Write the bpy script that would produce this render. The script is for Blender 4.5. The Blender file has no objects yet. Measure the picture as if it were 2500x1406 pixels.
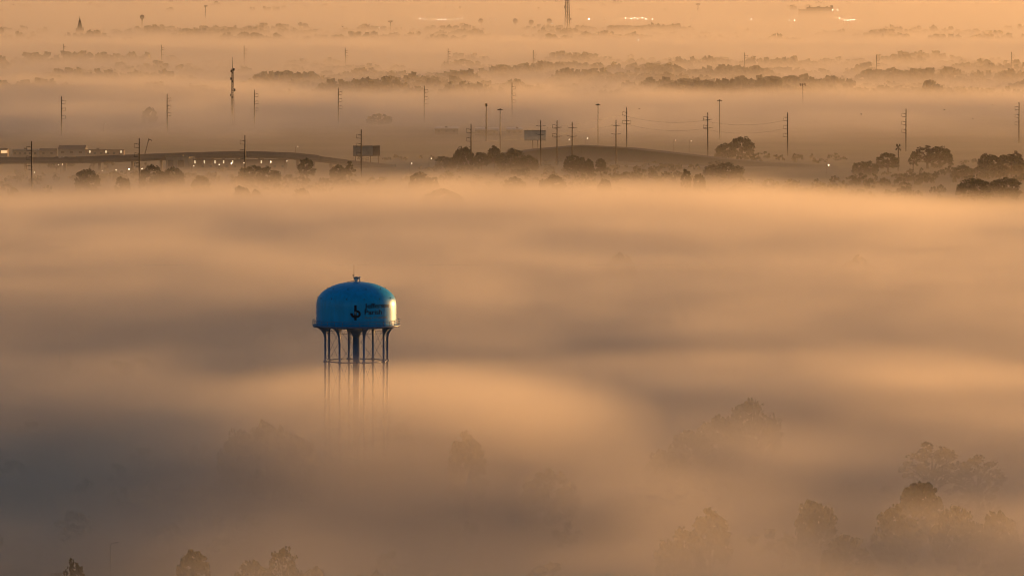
import bpy, bmesh, math, random
import numpy as np
from mathutils import Vector, Matrix

# ------------------------------------------------------------------ camera, sky, sun, exposure
S = bpy.context.scene
C = S.collection
H = 150.0            # camera height above the ground, metres
F = 15000.0          # focal length in pixels of a 2500 px wide frame
YH = -150.0          # row of the horizon in that frame (above the picture)
PITCH = math.atan((703 - YH) / F)
cam = bpy.data.cameras.new('camera')
cam_o = bpy.data.objects.new('camera', cam)
C.objects.link(cam_o)
cam.sensor_width = 36
cam.lens = F / 2500 * 36
cam.clip_start = 1
cam.clip_end = 90000
cam_o.location = (0, 0, H)
cam_o.rotation_euler = (math.pi / 2 - PITCH, 0, 0)
S.camera = cam_o

SUN_EL, SUN_AZ = math.radians(2.1), math.radians(45)
w = bpy.data.worlds.new('World')
S.world = w
w.use_nodes = True
wt = w.node_tree
sky = wt.nodes.new('ShaderNodeTexSky')
sky.sky_type = 'NISHITA'
sky.sun_disc = False
sky.sun_elevation = SUN_EL
sky.sun_rotation = SUN_AZ
sky.dust_density = 1.6
sky.ozone_density = 2.2
wt.links.new(sky.outputs[0], wt.nodes['Background'].inputs[0])
wt.nodes['Background'].inputs[1].default_value = 0.15

sun = bpy.data.lights.new('sun', 'SUN')
sun.energy = 4.45
sun.angle = math.radians(0.5)
sun.color = (1.0, 0.485, 0.150)
sun_o = bpy.data.objects.new('sun', sun)
C.objects.link(sun_o)
sun_o.rotation_euler = Vector((math.sin(SUN_AZ) * math.cos(SUN_EL), math.cos(SUN_AZ) * math.cos(SUN_EL),
                               math.sin(SUN_EL))).to_track_quat('Z', 'Y').to_euler()

vs = S.view_settings
vs.view_transform = 'Standard'
vs.look = 'None'
vs.gamma = 1
vs.use_curve_mapping = False
vs.exposure = 0.3

cy = S.cycles
cy.use_denoising = True
cy.denoiser = 'OPENIMAGEDENOISE'
cy.use_adaptive_sampling = True
cy.adaptive_threshold = 0.05
cy.adaptive_min_samples = 16
cy.max_bounces = 4
cy.diffuse_bounces = 2
cy.glossy_bounces = 2
cy.volume_bounces = 1
cy.volume_step_rate = 24
cy.volume_max_steps = 1024
cy.sample_clamp_indirect = 4
cy.filter_width = 1.1

random.seed(7)
RNG = np.random.default_rng(11)

# ------------------------------------------------------------------ helpers
def at(px, py, z=0.0):
    """world point at height z seen at (px, py) of the 2500 px frame"""
    cp, sp = math.cos(PITCH), math.sin(PITCH)
    u, v = (px - 1250) / F, -(py - 703) / F
    d = Vector((u, cp + v * sp, -sp + v * cp))
    t = (z - H) / d.z
    return Vector((0, 0, H)) + d * t

def scale_at(p):
    return F / p.y           # pixels of the 2500 px frame per metre

def tag(o, label=None, cat=None, group=None, kind=None):
    if label: o['label'] = label
    if cat: o['category'] = cat
    if group: o['group'] = group
    if kind: o['kind'] = kind
    return o

def empty(name, loc, rz=0.0):
    o = bpy.data.objects.new(name, None)
    C.objects.link(o)
    o.location = loc
    o.rotation_euler = (0, 0, rz)
    o.empty_display_size = 0.5
    return o

def link(name, mesh, mat=None, parent=None, loc=None):
    o = bpy.data.objects.new(name, mesh)
    C.objects.link(o)
    if mat is not None and not mesh.materials:
        mesh.materials.append(mat)
    if parent is not None: o.parent = parent
    if loc is not None: o.location = loc
    return o

def copy_tree(o, parent=None):
    c = o.copy()
    C.objects.link(c)
    c.parent = parent
    for ch in list(o.children): copy_tree(ch, c)
    return c

class MB:
    """collects boxes, tubes and lathes; build() links them as one mesh object"""
    def __init__(s): s.v, s.f, s.smooth = [], [], []
    def add(s, v, f, smooth=False):
        n = len(s.v)
        s.v += [tuple(p) for p in v]
        s.f += [tuple(i + n for i in q) for q in f]
        s.smooth += [smooth] * len(f)
        return s
    def box(s, c, d, rz=0.0):
        cx, cyy, cz = c
        a, b, h = d[0] / 2, d[1] / 2, d[2] / 2
        cr, sr = math.cos(rz), math.sin(rz)
        v = [(cx + x * cr - y * sr, cyy + x * sr + y * cr, cz + z) for x in (-a, a) for y in (-b, b) for z in (-h, h)]
        return s.add(v, [(0, 1, 3, 2), (4, 6, 7, 5), (0, 4, 5, 1), (2, 3, 7, 6), (0, 2, 6, 4), (1, 5, 7, 3)])
    def tube(s, pts, r, n=8, caps=True):
        pts = [Vector(p) for p in pts]
        rs = r if isinstance(r, (list, tuple)) else [r] * len(pts)
        v, f = [], []
        for i, p in enumerate(pts):
            t = (pts[min(i + 1, len(pts) - 1)] - pts[max(i - 1, 0)]).normalized()
            a = t.cross(Vector((0, 0, 1)) if abs(t.z) < 0.95 else Vector((1, 0, 0))).normalized()
            b = t.cross(a)
            for k in range(n):
                w_ = 2 * math.pi * k / n
                v.append(p + (a * math.cos(w_) + b * math.sin(w_)) * rs[i])
        for i in range(len(pts) - 1):
            for k in range(n):
                f.append((i * n + k, i * n + (k + 1) % n, (i + 1) * n + (k + 1) % n, (i + 1) * n + k))
        if caps:
            f.append(tuple(range(n))[::-1])
            f.append(tuple((len(pts) - 1) * n + k for k in range(n)))
        return s.add(v, f, True)
    def lathe(s, prof, n=64, c=(0, 0)):
        v, f = [], []
        for r, z in prof:
            for k in range(n):
                w_ = 2 * math.pi * k / n
                v.append((c[0] + r * math.cos(w_), c[1] + r * math.sin(w_), z))
        for i in range(len(prof) - 1):
            for k in range(n):
                f.append((i * n + k, i * n + (k + 1) % n, (i + 1) * n + (k + 1) % n, (i + 1) * n + k))
        return s.add(v, f, True)
    def prism(s, poly, z0, z1):
        n = len(poly)
        v = [(x, y, z0) for x, y in poly] + [(x, y, z1) for x, y in poly]
        f = [tuple(range(n))[::-1], tuple(range(n, 2 * n))]
        f += [(i, (i + 1) % n, n + (i + 1) % n, n + i) for i in range(n)]
        return s.add(v, f)
    def mesh(s, name):
        m = bpy.data.meshes.new(name)
        m.from_pydata(s.v, [], s.f)
        m.polygons.foreach_set('use_smooth', s.smooth)
        m.update()
        return m
    def build(s, name, mat, parent=None, loc=None):
        return link(name, s.mesh(name), mat, parent, loc)

def np_mesh(name, verts, quads):
    m = bpy.data.meshes.new(name)
    m.vertices.add(len(verts))
    m.vertices.foreach_set('co', verts.astype(np.float32).ravel())
    m.loops.add(quads.size)
    m.loops.foreach_set('vertex_index', quads.astype(np.int32).ravel())
    m.polygons.add(len(quads))
    m.polygons.foreach_set('loop_start', np.arange(0, quads.size, quads.shape[1], dtype=np.int32))
    m.update(calc_edges=True)
    return m

# ------------------------------------------------------------------ materials
def mat(name, col, rough=0.7, metal=0.0, var=0.15, scale=0.5, col2=None, coat=0.0, emit=None, bump=0.0, stretch=None):
    m = bpy.data.materials.new(name)
    m.use_nodes = True
    t = m.node_tree
    p = t.nodes['Principled BSDF']
    p.inputs['Roughness'].default_value = rough
    p.inputs['Metallic'].default_value = metal
    p.inputs['Coat Weight'].default_value = coat
    geo = t.nodes.new('ShaderNodeNewGeometry')
    n = t.nodes.new('ShaderNodeTexNoise')
    n.inputs['Scale'].default_value = scale
    n.inputs['Detail'].default_value = 5
    if stretch:
        vm = t.nodes.new('ShaderNodeVectorMath')
        vm.operation = 'MULTIPLY'
        vm.inputs[1].default_value = stretch
        t.links.new(geo.outputs['Position'], vm.inputs[0])
        t.links.new(vm.outputs[0], n.inputs['Vector'])
    else:
        t.links.new(geo.outputs['Position'], n.inputs['Vector'])
    r = t.nodes.new('ShaderNodeMix')
    r.data_type = 'RGBA'
    c2 = col2 or tuple(max(0, c * (1 - var * 2)) for c in col)
    r.inputs['A'].default_value = (*c2, 1)
    r.inputs['B'].default_value = (*col, 1)
    mr = t.nodes.new('ShaderNodeMapRange')
    mr.inputs[1].default_value = 0.35
    mr.inputs[2].default_value = 0.65
    t.links.new(n.outputs[0], mr.inputs[0])
    t.links.new(mr.outputs[0], r.inputs['Factor'])
    t.links.new(r.outputs['Result'], p.inputs['Base Color'])
    if bump:
        b = t.nodes.new('ShaderNodeBump')
        b.inputs['Strength'].default_value = bump
        b.inputs['Distance'].default_value = 0.05
        t.links.new(n.outputs[0], b.inputs['Height'])
        t.links.new(b.outputs[0], p.inputs['Normal'])
    if emit:
        p.inputs['Emission Color'].default_value = (*emit[0], 1)
        p.inputs['Emission Strength'].default_value = emit[1]
        m.cycles.emission_sampling = 'NONE'
    return m

def volume_mat(name, density, col, g, attr=''):
    m = bpy.data.materials.new(name)
    m.use_nodes = True
    t = m.node_tree
    t.nodes.clear()
    o = t.nodes.new('ShaderNodeOutputMaterial')
    p = t.nodes.new('ShaderNodeVolumePrincipled')
    p.inputs['Color'].default_value = (*col, 1)
    p.inputs['Density'].default_value = density
    p.inputs['Anisotropy'].default_value = g
    p.inputs['Density Attribute'].default_value = attr
    t.links.new(p.outputs[0], o.inputs['Volume'])
    return m

M = dict(
    blue=mat('blue_tank_paint', (0.0, 0.46, 0.92), 0.36, var=0.09, scale=1.1, coat=0.12, bump=0.03, stretch=(1, 1, 0.12)),
    leg=mat('blue_grey_steel', (0.19, 0.26, 0.43), 0.4, var=0.1, scale=0.4),
    navy=mat('navy_lettering', (0.004, 0.008, 0.022), 0.45, var=0.05),
    pale=mat('pale_lettering', (0.20, 0.30, 0.36), 0.5, var=0.05),
    white=mat('white_paint', (0.75, 0.75, 0.72), 0.5, var=0.05),
    steel=mat('weathered_steel', (0.03, 0.022, 0.018), 0.6, 0.2, scale=0.8),
    dark=mat('dark_metal', (0.035, 0.03, 0.03), 0.5, scale=1.0),
    cable=mat('aluminium_cable', (0.12, 0.12, 0.12), 0.5),
    leaf=mat('oak_leaves', (0.055, 0.075, 0.025), 0.75, col2=(0.03, 0.045, 0.014), scale=0.45),
    leaf2=mat('winter_leaves', (0.085, 0.075, 0.035), 0.75, col2=(0.045, 0.045, 0.02), scale=0.45),
    palm=mat('palm_fronds', (0.06, 0.08, 0.03), 0.6, scale=1.0),
    bark=mat('bark', (0.07, 0.055, 0.04), 0.9, scale=2.0),
    concrete=mat('grey_concrete', (0.17, 0.15, 0.13), 0.85, scale=0.15, var=0.12),
    asphalt=mat('asphalt', (0.055, 0.053, 0.05), 0.9, scale=0.1),
    brick=mat('brown_brick', (0.22, 0.15, 0.10), 0.85, scale=0.3),
    tan=mat('tan_stucco', (0.36, 0.28, 0.19), 0.85, scale=0.2),
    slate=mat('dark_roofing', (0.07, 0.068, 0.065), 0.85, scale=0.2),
    teal=mat('grey_green_metal_siding', (0.13, 0.16, 0.15), 0.6, scale=0.2),
    membrane=mat('white_roof_membrane', (0.72, 0.70, 0.66), 0.6, scale=0.1, var=0.08),
    glass=mat('dark_window_glass', (0.03, 0.035, 0.04), 0.12, scale=0.5),
    panel=mat('weathered_billboard_face', (0.26, 0.27, 0.22), 0.7, scale=0.35, col2=(0.18, 0.19, 0.16)),
    faded=mat('sun_faded_billboard_paper', (0.62, 0.54, 0.42), 0.8, scale=0.3, var=0.1),
    lamp=mat('lit_lamp', (0.9, 0.8, 0.6), 0.5, emit=((1.0, 0.80, 0.55), 8.0)),
    farlamp=mat('bright_far_lamp', (0.9, 0.8, 0.6), 0.5, emit=((1.0, 0.82, 0.6), 22.0)),
    walllamp=mat('lit_wall_lamp', (0.9, 0.8, 0.6), 0.5, emit=((1.0, 0.74, 0.42), 0.8)),
    window=mat('lit_window', (0.6, 0.4, 0.2), 0.5, emit=((1.0, 0.6, 0.28), 0.9)),
    feather=mat('dark_feathers', (0.03, 0.028, 0.026), 0.8, scale=4),
    car=mat('dark_car_paint', (0.03, 0.03, 0.035), 0.3, scale=0.3),
    carw=mat('silver_car_paint', (0.4, 0.4, 0.42), 0.3, scale=0.3),
)

def ground_mat():
    m = bpy.data.materials.new('damp_town_ground')
    m.use_nodes = True
    t = m.node_tree
    p = t.nodes['Principled BSDF']
    p.inputs['Roughness'].default_value = 0.95
    geo = t.nodes.new('ShaderNodeNewGeometry')
    n1 = t.nodes.new('ShaderNodeTexNoise')
    n1.inputs['Scale'].default_value = 0.012
    n1.inputs['Detail'].default_value = 8
    t.links.new(geo.outputs['Position'], n1.inputs['Vector'])
    cr = t.nodes.new('ShaderNodeValToRGB')
    e = cr.color_ramp.elements
    e[0].position, e[0].color = 0.35, (0.028, 0.034, 0.016, 1)
    e[1].position, e[1].color = 0.62, (0.085, 0.075, 0.05, 1)
    x = cr.color_ramp.elements.new(0.5)
    x.color = (0.05, 0.055, 0.026, 1)
    t.links.new(n1.outputs[0], cr.inputs[0])
    t.links.new(cr.outputs[0], p.inputs['Base Color'])
    return m

# ------------------------------------------------------------------ ground
gm = bpy.data.meshes.new('ground')
gm.from_pydata([(-12000, -3000, 0), (12000, -3000, 0), (12000, 60000, 0), (-12000, 60000, 0)], [], [(0, 1, 2, 3)])
tag(link('ground', gm, ground_mat()), kind='structure')

# ------------------------------------------------------------------ highway overpass and embankment
def ribbon(mb, pts, half, z_lo, z_hi, side_shift=0.0):
    """solid ribbon along pts (x, y, ztop); half width; bottom = ztop + z_lo, top = ztop + z_hi"""
    v, f = [], []
    n = len(pts)
    for i, (x, y, z) in enumerate(pts):
        a, b = pts[max(i - 1, 0)], pts[min(i + 1, n - 1)]
        t = Vector((b[0] - a[0], b[1] - a[1], 0)).normalized()
        nn = Vector((-t.y, t.x, 0))
        c = Vector((x, y, 0)) + nn * side_shift
        for s_, zz in ((-half, z_lo), (half, z_lo), (half, z_hi), (-half, z_hi)):
            q = c + nn * s_
            v.append((q.x, q.y, max(z + zz, 0.02)))
    for i in range(n - 1):
        for k in range(4):
            f.append((i * 4 + k, i * 4 + (k + 1) % 4, (i + 1) * 4 + (k + 1) % 4, (i + 1) * 4 + k))
    f += [(3, 2, 1, 0), tuple((n - 1) * 4 + k for k in range(4))]
    mb.add(v, f)

def path(spec):
    out = []
    for px, py, z in spec:
        p = at(px, py, z)
        out.append((p.x, p.y, z))
    # smooth by resampling
    q = []
    for i in range(len(out) - 1):
        for k in range(6):
            t = k / 6
            q.append(tuple(a + (b - a) * t for a, b in zip(out[i], out[i + 1])))
    q.append(out[-1])
    return q

over = path([(-260, 391, 7.2), (0, 389, 7.6), (190, 388, 8.2), (350, 382, 8.8), (480, 377, 9.3), (600, 374, 9.6), (700, 377, 8.8),
             (780, 385, 6.8), (860, 396, 3.6), (950, 405, 0.7)])
ov = empty('highway_overpass', (over[0][0], over[0][1], 0))
tag(ov, 'long dark elevated highway crossing behind the lit strip building at left', 'overpass')
o_in = ov.location.copy()
def at_root(pts, o): return [(x - o.x, y - o.y, z) for x, y, z in pts]
op = at_root(over, o_in)
mb = MB(); ribbon(mb, op, 9.0, -1.6, 0.0); mb.build('deck', M['asphalt'], ov)
for sgn in (-1, 1):
    mb = MB(); ribbon(mb, op, 0.2, -1.4, 1.0, side_shift=sgn * 9.21); mb.build('parapet', M['concrete'], ov)
mb = MB(); ribbon(mb, op, 3.0, -3.0, -1.61); mb.build('girder', M['concrete'], ov)
pier = MB().box((0, 0, 0), (1.6, 6.0, 1.0)).mesh('pier'); pier.materials.append(M['concrete'])
for i in range(2, len(op), 3):
    x, y, z = op[i]
    if z < 4.5: continue
    o = link('pier', pier, None, ov, (x, y, (z - 3.0) / 2))
    o.scale = (1, 1, z - 3.0)

emb = path([(1180, 382, 5.0), (1320, 364, 7.5), (1420, 355, 9.0), (1530, 361, 8.6), (1620, 371, 7.2), (1760, 387, 4.2), (1880, 397, 2.0), (2040, 404, 0.6)])
v, f = [], []
for i, (x, y, z) in enumerate(emb):
    for dy, zz in ((-26, 0.0), (-9, z * 0.96), (9, z), (30, 0.0)):
        wob = 1.3 * math.sin(i * 1.7 + dy)
        v.append((x, y + dy + wob, zz + (0.02 if zz else -0.05)))
for i in range(len(emb) - 1):
    for k in range(3):
        f.append((i * 4 + k, (i + 1) * 4 + k, (i + 1) * 4 + k + 1, i * 4 + k + 1))
n = len(emb)
f += [(0, 1, 2, 3), tuple((n - 1) * 4 + k for k in (3, 2, 1, 0))]
m = bpy.data.meshes.new('embankment'); m.from_pydata(v, [], f)
tag(link('embankment', m, ground_mat()), kind='structure')
mb = MB(); ribbon(mb, [(x, y, z + 0.06) for x, y, z in emb], 6.0, -0.02, 0.0)
tag(mb.build('ramp_road', M['asphalt']), kind='structure')
# a surface street in the clearing, seen almost edge-on
mb = MB(); ribbon(mb, path([(1380, 409, 0.03), (1480, 406, 0.03), (1620, 404, 0.03), (1760, 410, 0.03), (1900, 408, 0.03)]), 5.0, -0.01, 0.012)
tag(mb.build('street', M['concrete']), kind='structure')
mb = MB(); ribbon(mb, path([(-160, 412, 0.03), (120, 418, 0.03), (380, 420, 0.03), (620, 418, 0.03)]), 5.0, -0.01, 0.012)
tag(mb.build('street', M['asphalt']), kind='structure')

# ------------------------------------------------------------------ the water tower
TW = at(870, 792, 45.3)
tower = empty('water_tower', (TW.x, TW.y, 0))
tag(tower, 'bright blue elevated water tank on steel legs rising out of the fog', 'water tower')
Z0 = 45.3            # balcony floor
R = 10.9
prof = [(0.0, 11.62), (1.5, 11.57), (3.2, 11.40), (5.0, 11.02), (6.4, 10.53), (7.6, 9.98), (8.6, 9.36), (9.4, 8.72), (10.0, 8.06), (10.45, 7.36), (10.72, 6.64),
        (10.86, 5.9), (10.9, 5.2), (10.9, 3.4), (10.9, 1.8), (10.9, 0.3), (10.86, 0.0), (10.7, -0.35)]
shell = MB().lathe([(r, Z0 + z) for r, z in prof], 128).build('tank_shell', M['blue'], tower)
MB().lathe([(10.75, Z0 - 0.3), (9.6, Z0 - 0.75), (6.0, Z0 - 1.0), (2.4, Z0 - 1.3), (1.5, Z0 - 2.2), (0.97, Z0 - 3.4)], 96).build('tank_floor', M['leg'], tower)
for zz in (Z0 + 1.75, Z0 + 4.25, Z0 + 6.75):      # weld beads
    rr = np.interp(zz - Z0, [p[1] for p in prof[::-1]], [p[0] for p in prof[::-1]])
    MB().lathe([(rr - 0.01, zz - 0.05), (rr + 0.018, zz), (rr - 0.01, zz + 0.05)], 128).build('weld_seam', M['blue'], shell)
# balcony
bal = MB().lathe([(10.88, Z0 + 0.05), (11.95, Z0 + 0.05), (11.95, Z0 - 0.32), (11.75, Z0 - 0.36), (10.6, Z0 - 0.36)], 96).build('balcony', M['leg'], tower)
NP = 32
for zz, rr in ((1.32, 0.055), (0.9, 0.04), (0.48, 0.04)):
    pts = [(11.88 * math.cos(2 * math.pi * k / 96), 11.88 * math.sin(2 * math.pi * k / 96), Z0 + zz) for k in range(97)]
    MB().tube(pts, rr, 6, caps=False).build('handrail', M['leg'], bal)
post = MB().tube([(0, 0, 0.04), (0, 0, 1.34)], 0.055, 6).mesh('railing_post'); post.materials.append(M['leg'])
for k in range(NP):
    a = 2 * math.pi * (k + 0.5) / NP
    link('railing_post', post, None, bal, (11.88 * math.cos(a), 11.88 * math.sin(a), Z0))
# legs with flared gussets
RL, LR = 8.67, 0.30
def leg_mesh():
    mb = MB().tube([(0, 0, 0), (0, 0, Z0 - 0.5)], LR, 20)
    return mb.mesh('leg')
def gusset_mesh():
    # radial plate, concave lower edge, from the leg (x=0) out to the balcony rim (x=3.1)
    n = 14
    arc = []
    for i in range(n + 1):
        t = i / n * math.pi / 2
        arc.append((3.15 - 2.95 * math.cos(t), Z0 - 4.1 + 3.55 * math.sin(t)))
    arc = [(0.15, Z0 - 4.6)] + arc + [(3.2, Z0 - 0.36)]
    v, f = [], []
    m_ = len(arc)
    for sgn in (-1, 1):
        for i, (x, z) in enumerate(arc):
            hw = 0.28 + 0.5 * max(0, (z - (Z0 - 4.6)) / 4.2) ** 3
            v.append((x, sgn * hw, z))
        for i, (x, z) in enumerate(arc):
            hw = 0.28 + 0.5 * max(0, (z - (Z0 - 4.6)) / 4.2) ** 3
            v.append((-0.1, sgn * hw, z))
    for sgn in (0, 1):
        b = sgn * 2 * m_
        for i in range(m_ - 1):
            q = (b + i, b + i + 1, b + m_ + i + 1, b + m_ + i)
            f.append(q if sgn else q[::-1])
    for i in range(m_ - 1):
        f.append((i, i + 1, 2 * m_ + i + 1, 2 * m_ + i))
    return MB().add(v, f).mesh('gusset')
lm, gsm = leg_mesh(), gusset_mesh()
lm.materials.append(M['leg']); gsm.materials.append(M['leg'])
plate_m = MB().tube([(0, 0, -0.28), (0, 0, 0.28)], 0.55, 12).mesh('brace_collar'); plate_m.materials.append(M['leg'])
legs_xy = []
for k in range(8):
    # angle from the direction facing the camera (-Y), clockwise to the right
    phi = math.radians(15 + 45 * k)
    x, y = RL * math.sin(phi), -RL * math.cos(phi)
    legs_xy.append((x, y))
    lg = link('leg', lm, None, tower, (x, y, 0))
    lg.rotation_euler = (0, 0, math.atan2(y, x))
    g_ = link('gusset', gsm, None, lg)
    link('brace_collar', plate_m, None, lg, (0, 0, 35.4))
for k in range(8):
    (xa, ya), (xb, yb) = legs_xy[k], legs_xy[(k + 1) % 8]
    MB().tube([(xa, ya, 35.4), (xb, yb, 35.4)], 0.15, 8).build('ring_brace', M['leg'], tower)
    MB().tube([(xa, ya, 17.5), (xb, yb, 17.5)], 0.15, 8).build('ring_brace', M['leg'], tower)
    for (p, q) in (((xa, ya, Z0 - 0.9), (xb, yb, 35.6)), ((xb, yb, Z0 - 0.9), (xa, ya, 35.6)), ((xa, ya, 35.2), (xb, yb, 17.7)), ((xb, yb, 35.2), (xa, ya, 17.7))):
        MB().tube([p, q], 0.04, 5).build('tie_rod', M['leg'], tower)
    MB().tube([(xa, ya, 43.2), (xb, yb, 43.2)], 0.05, 5).build('tie_rod', M['leg'], tower)
MB().tube([(0, 0, 0), (0, 0, Z0 - 1.2)], 0.97, 32).build('riser_pipe', M['leg'], tower)
# caged ladder beside the riser
lx, ly = -1.75, 0.6
lad = MB()
for s_ in (-0.25, 0.25): lad.tube([(lx + s_, ly, 40.4), (lx + s_, ly, Z0 - 0.6)], 0.05, 6)
for i in range(15): lad.tube([(lx - 0.25, ly, 40.6 + i * 0.3), (lx + 0.25, ly, 40.6 + i * 0.3)], 0.03, 5)
lad_o = lad.build('ladder', M['leg'], tower)
cage = MB()
for i in range(6):
    zz = 41.3 + i * 0.55
    cage.tube([(lx + 0.42 * math.cos(a), ly - 0.1 - 0.5 * math.sin(a), zz) for a in np.linspace(0, math.pi, 9)], 0.03, 5)
for a in np.linspace(0.3, math.pi - 0.3, 4):
    cage.tube([(lx + 0.42 * math.cos(a), ly - 0.1 - 0.5 * math.sin(a), 41.2), (lx + 0.42 * math.cos(a), ly - 0.1 - 0.5 * math.sin(a), 44.2)], 0.025, 5)
cage.build('ladder_cage', M['leg'], lad_o)
MB().box((lx, ly, 40.35), (1.3, 1.3, 0.12)).build('ladder_platform', M['leg'], lad_o)
# roof furniture
ZT = Z0 + 11.55
vent = MB().lathe([(0.46, ZT - 0.1), (0.46, ZT + 0.55), (0.62, ZT + 0.7), (0.80, ZT + 1.12), (0.80, ZT + 1.32), (0.55, ZT + 1.4), (0.0, ZT + 1.45)], 24).build('roof_vent', M['white'], tower)
MB().lathe([(0.83, ZT + 1.12), (0.86, ZT + 1.16), (0.86, ZT + 1.3), (0.83, ZT + 1.34)], 24).build('vent_rim', M['dark'], vent)
mast = MB().tube([(-0.62, -0.1, ZT - 0.05), (-0.62, -0.1, ZT + 1.9), (-0.62, -0.1, ZT + 4.7)], [0.07, 0.06, 0.035], 6).build('antenna_mast', M['dark'], tower)
MB().lathe([(0.0, ZT + 1.62), (0.13, ZT + 1.66), (0.15, ZT + 1.9), (0.0, ZT + 2.02)], 10, c=(-0.86, -0.1)).build('beacon', M['dark'], mast)
MB().tube([(-0.62, -0.1, ZT + 1.65), (-0.86, -0.1, ZT + 1.65)], 0.04, 5).build('beacon_arm', M['dark'], mast)
MB().tube([(0.95, 0.1, ZT - 0.05), (0.95, 0.1, ZT + 1.0), (1.02, 0.1, ZT + 1.42)], [0.16, 0.2, 0.24], 10).build('roof_hatch', M['white'], tower)
hr = MB().tube([(-0.5, -0.3, ZT + 0.35), (-1.4, -0.4, ZT + 0.25), (-2.3, -0.5, ZT + 0.02), (-2.75, -0.55, ZT - 0.22)], 0.055, 6)
for q in ((-1.4, -0.4, ZT + 0.25), (-2.3, -0.5, ZT + 0.02)): hr.tube([q, (q[0], q[1], q[2] - 0.5)], 0.04, 5)
hr.build('roof_handrail', M['dark'], tower)
lug = MB().tube([(0, 0, -0.08), (0.0, 0, 0.2)], 0.07, 6).box((0, 0, 0.24), (0.16, 0.16, 0.14)).mesh('roof_lug'); lug.materials.append(M['dark'])
for rr, zz, n_, o_ in ((7.9, 9.85, 10, 0.05), (10.5, 7.3, 14, 0.0)):
    for k in range(n_):
        a = 2 * math.pi * k / n_ + o_
        link('roof_lug', lug, None, tower, (rr * math.cos(a), rr * math.sin(a), Z0 + zz))

# painted lettering and emblem, bent onto the shell
def bend(mesh, ang0, zbase, off=0.035):
    for v_ in mesh.vertices:
        x, y = v_.co.x, v_.co.y
        a = ang0 + x / R
        v_.co = ((R + off) * math.sin(a), -(R + off) * math.cos(a), zbase + y)
    mesh.update()
def text_mesh(txt, size, bold, width):
    cu = bpy.data.curves.new('text', 'FONT')
    cu.body = txt
    cu.size = size
    cu.offset = bold
    cu.space_character = 1.0
    o = bpy.data.objects.new('text', cu)
    C.objects.link(o)
    bpy.context.view_layer.update()
    m_ = bpy.data.meshes.new_from_object(o.evaluated_get(bpy.context.evaluated_depsgraph_get()))
    bpy.data.objects.remove(o)
    xs = [v_.co.x for v_ in m_.vertices]
    k = width / (max(xs) - min(xs))
    x0 = min(xs)
    for v_ in m_.vertices: v_.co.x = (v_.co.x - x0) * k
    bm = bmesh.new(); bm.from_mesh(m_)
    bmesh.ops.triangulate(bm, faces=bm.faces[:])
    bmesh.ops.subdivide_edges(bm, edges=[e for e in bm.edges if e.calc_length() > 0.5], cuts=1)
    bm.to_mesh(m_); bm.free()
    return m_
A0 = math.radians(13.2)
for txt, size, bold, width, zb, key, nm in (('Jefferson', 1.80, 0.028, 7.9, Z0 + 5.05, 'navy', 'name_lettering'),
                                            ('Parish', 1.80, 0.028, 5.2, Z0 + 3.35, 'navy', 'name_lettering'),
                                            ('State of Louisiana', 0.95, 0.012, 7.2, Z0 + 2.2, 'pale', 'motto_lettering')):
    m_ = text_mesh(txt, size, bold, width)
    bend(m_, A0, zb)
    link(nm, m_, M[key], tower)
# emblem: a tall bar carrying a j hook to the left and a p bowl to the right, a pale shield between
def ring_poly(cx, cyy, ro, ri, a0, a1, n=20):
    v = []
    for i in range(n + 1):
        a = math.radians(a0 + (a1 - a0) * i / n)
        v.append((cx + ro * math.cos(a), cyy + ro * math.sin(a)))
        v.append((cx + ri * math.cos(a), cyy + ri * math.sin(a)))
    return v, [(2 * i, 2 * i + 2, 2 * i + 3, 2 * i + 1) for i in range(n)]
def flat(name, pieces, key, off, parent):
    v, f = [], []
    for pv, pf in pieces:
        n0 = len(v)
        v += [(x, y, 0) for x, y in pv]
        f += [tuple(i + n0 for i in q) for q in pf]
    m_ = bpy.data.meshes.new(name); m_.from_pydata(v, [], f)
    bend(m_, math.radians(0.2), Z0 + 3.55, off)
    return link(name, m_, M[key], parent)
emb_bar = flat('emblem', [([(-0.33, -1.75), (0.33, -1.75), (0.33, 2.35), (-0.33, 2.35)], [(0, 1, 2, 3)]),
                          ring_poly(-0.1, 0.15, 1.32, 0.62, 178, 272), ring_poly(0.42, -0.05, 1.02, 0.42, -120, 122)], 'navy', 0.035, tower)
flat('emblem_shield', [([(-0.3, 0.62), (0.26, 0.62), (0.24, 0.0), (0.0, -0.32), (-0.22, -0.1)], [(0, 4, 3, 2, 1)])], 'pale', 0.045, emb_bar)

# ------------------------------------------------------------------ transmission poles
def unit(side, z, L_=3.0, drop=2.3, curved=True):
    """one davit arm with its insulator string and lower post"""
    arm = MB().tube([(0.15 * side, 0, z - 0.55), (L_ * 0.45 * side, 0, z - 0.2), (L_ * side, 0, z)], [0.2, 0.17, 0.12], 6)
    low = MB().tube([(0.15 * side, 0, z - drop - 0.25), (L_ * side, 0, z - drop)], [0.16, 0.11], 6)
    ins = MB().tube([(L_ * side, 0, z), (L_ * side, 0, z - drop)], 0.09, 5)
    return arm, low, ins
def make_pole(units, cross=(), h=30.0):
    root = empty('transmission_pole', (0, 0, 0))
    MB().tube([(0, 0, 0), (0, 0, h * 0.6), (0, 0, h)], [0.52, 0.42, 0.30], 10).build('pole', M['steel'], root)
    for side, z in units:
        a, l, i = unit(side, z)
        ao = a.build('crossarm', M['steel'], root)
        l.build('strut', M['steel'], ao)
        i.build('insulator', M['dark'], ao)
    for z in cross:
        MB().tube([(-3.2, 0, z + 0.35), (-1.4, 0, z - 0.1), (0, 0, z - 0.2), (1.4, 0, z - 0.1), (3.2, 0, z + 0.2)], [0.12, 0.17, 0.2, 0.17, 0.12], 6).build('crossarm', M['steel'], root)
    return root
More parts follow.
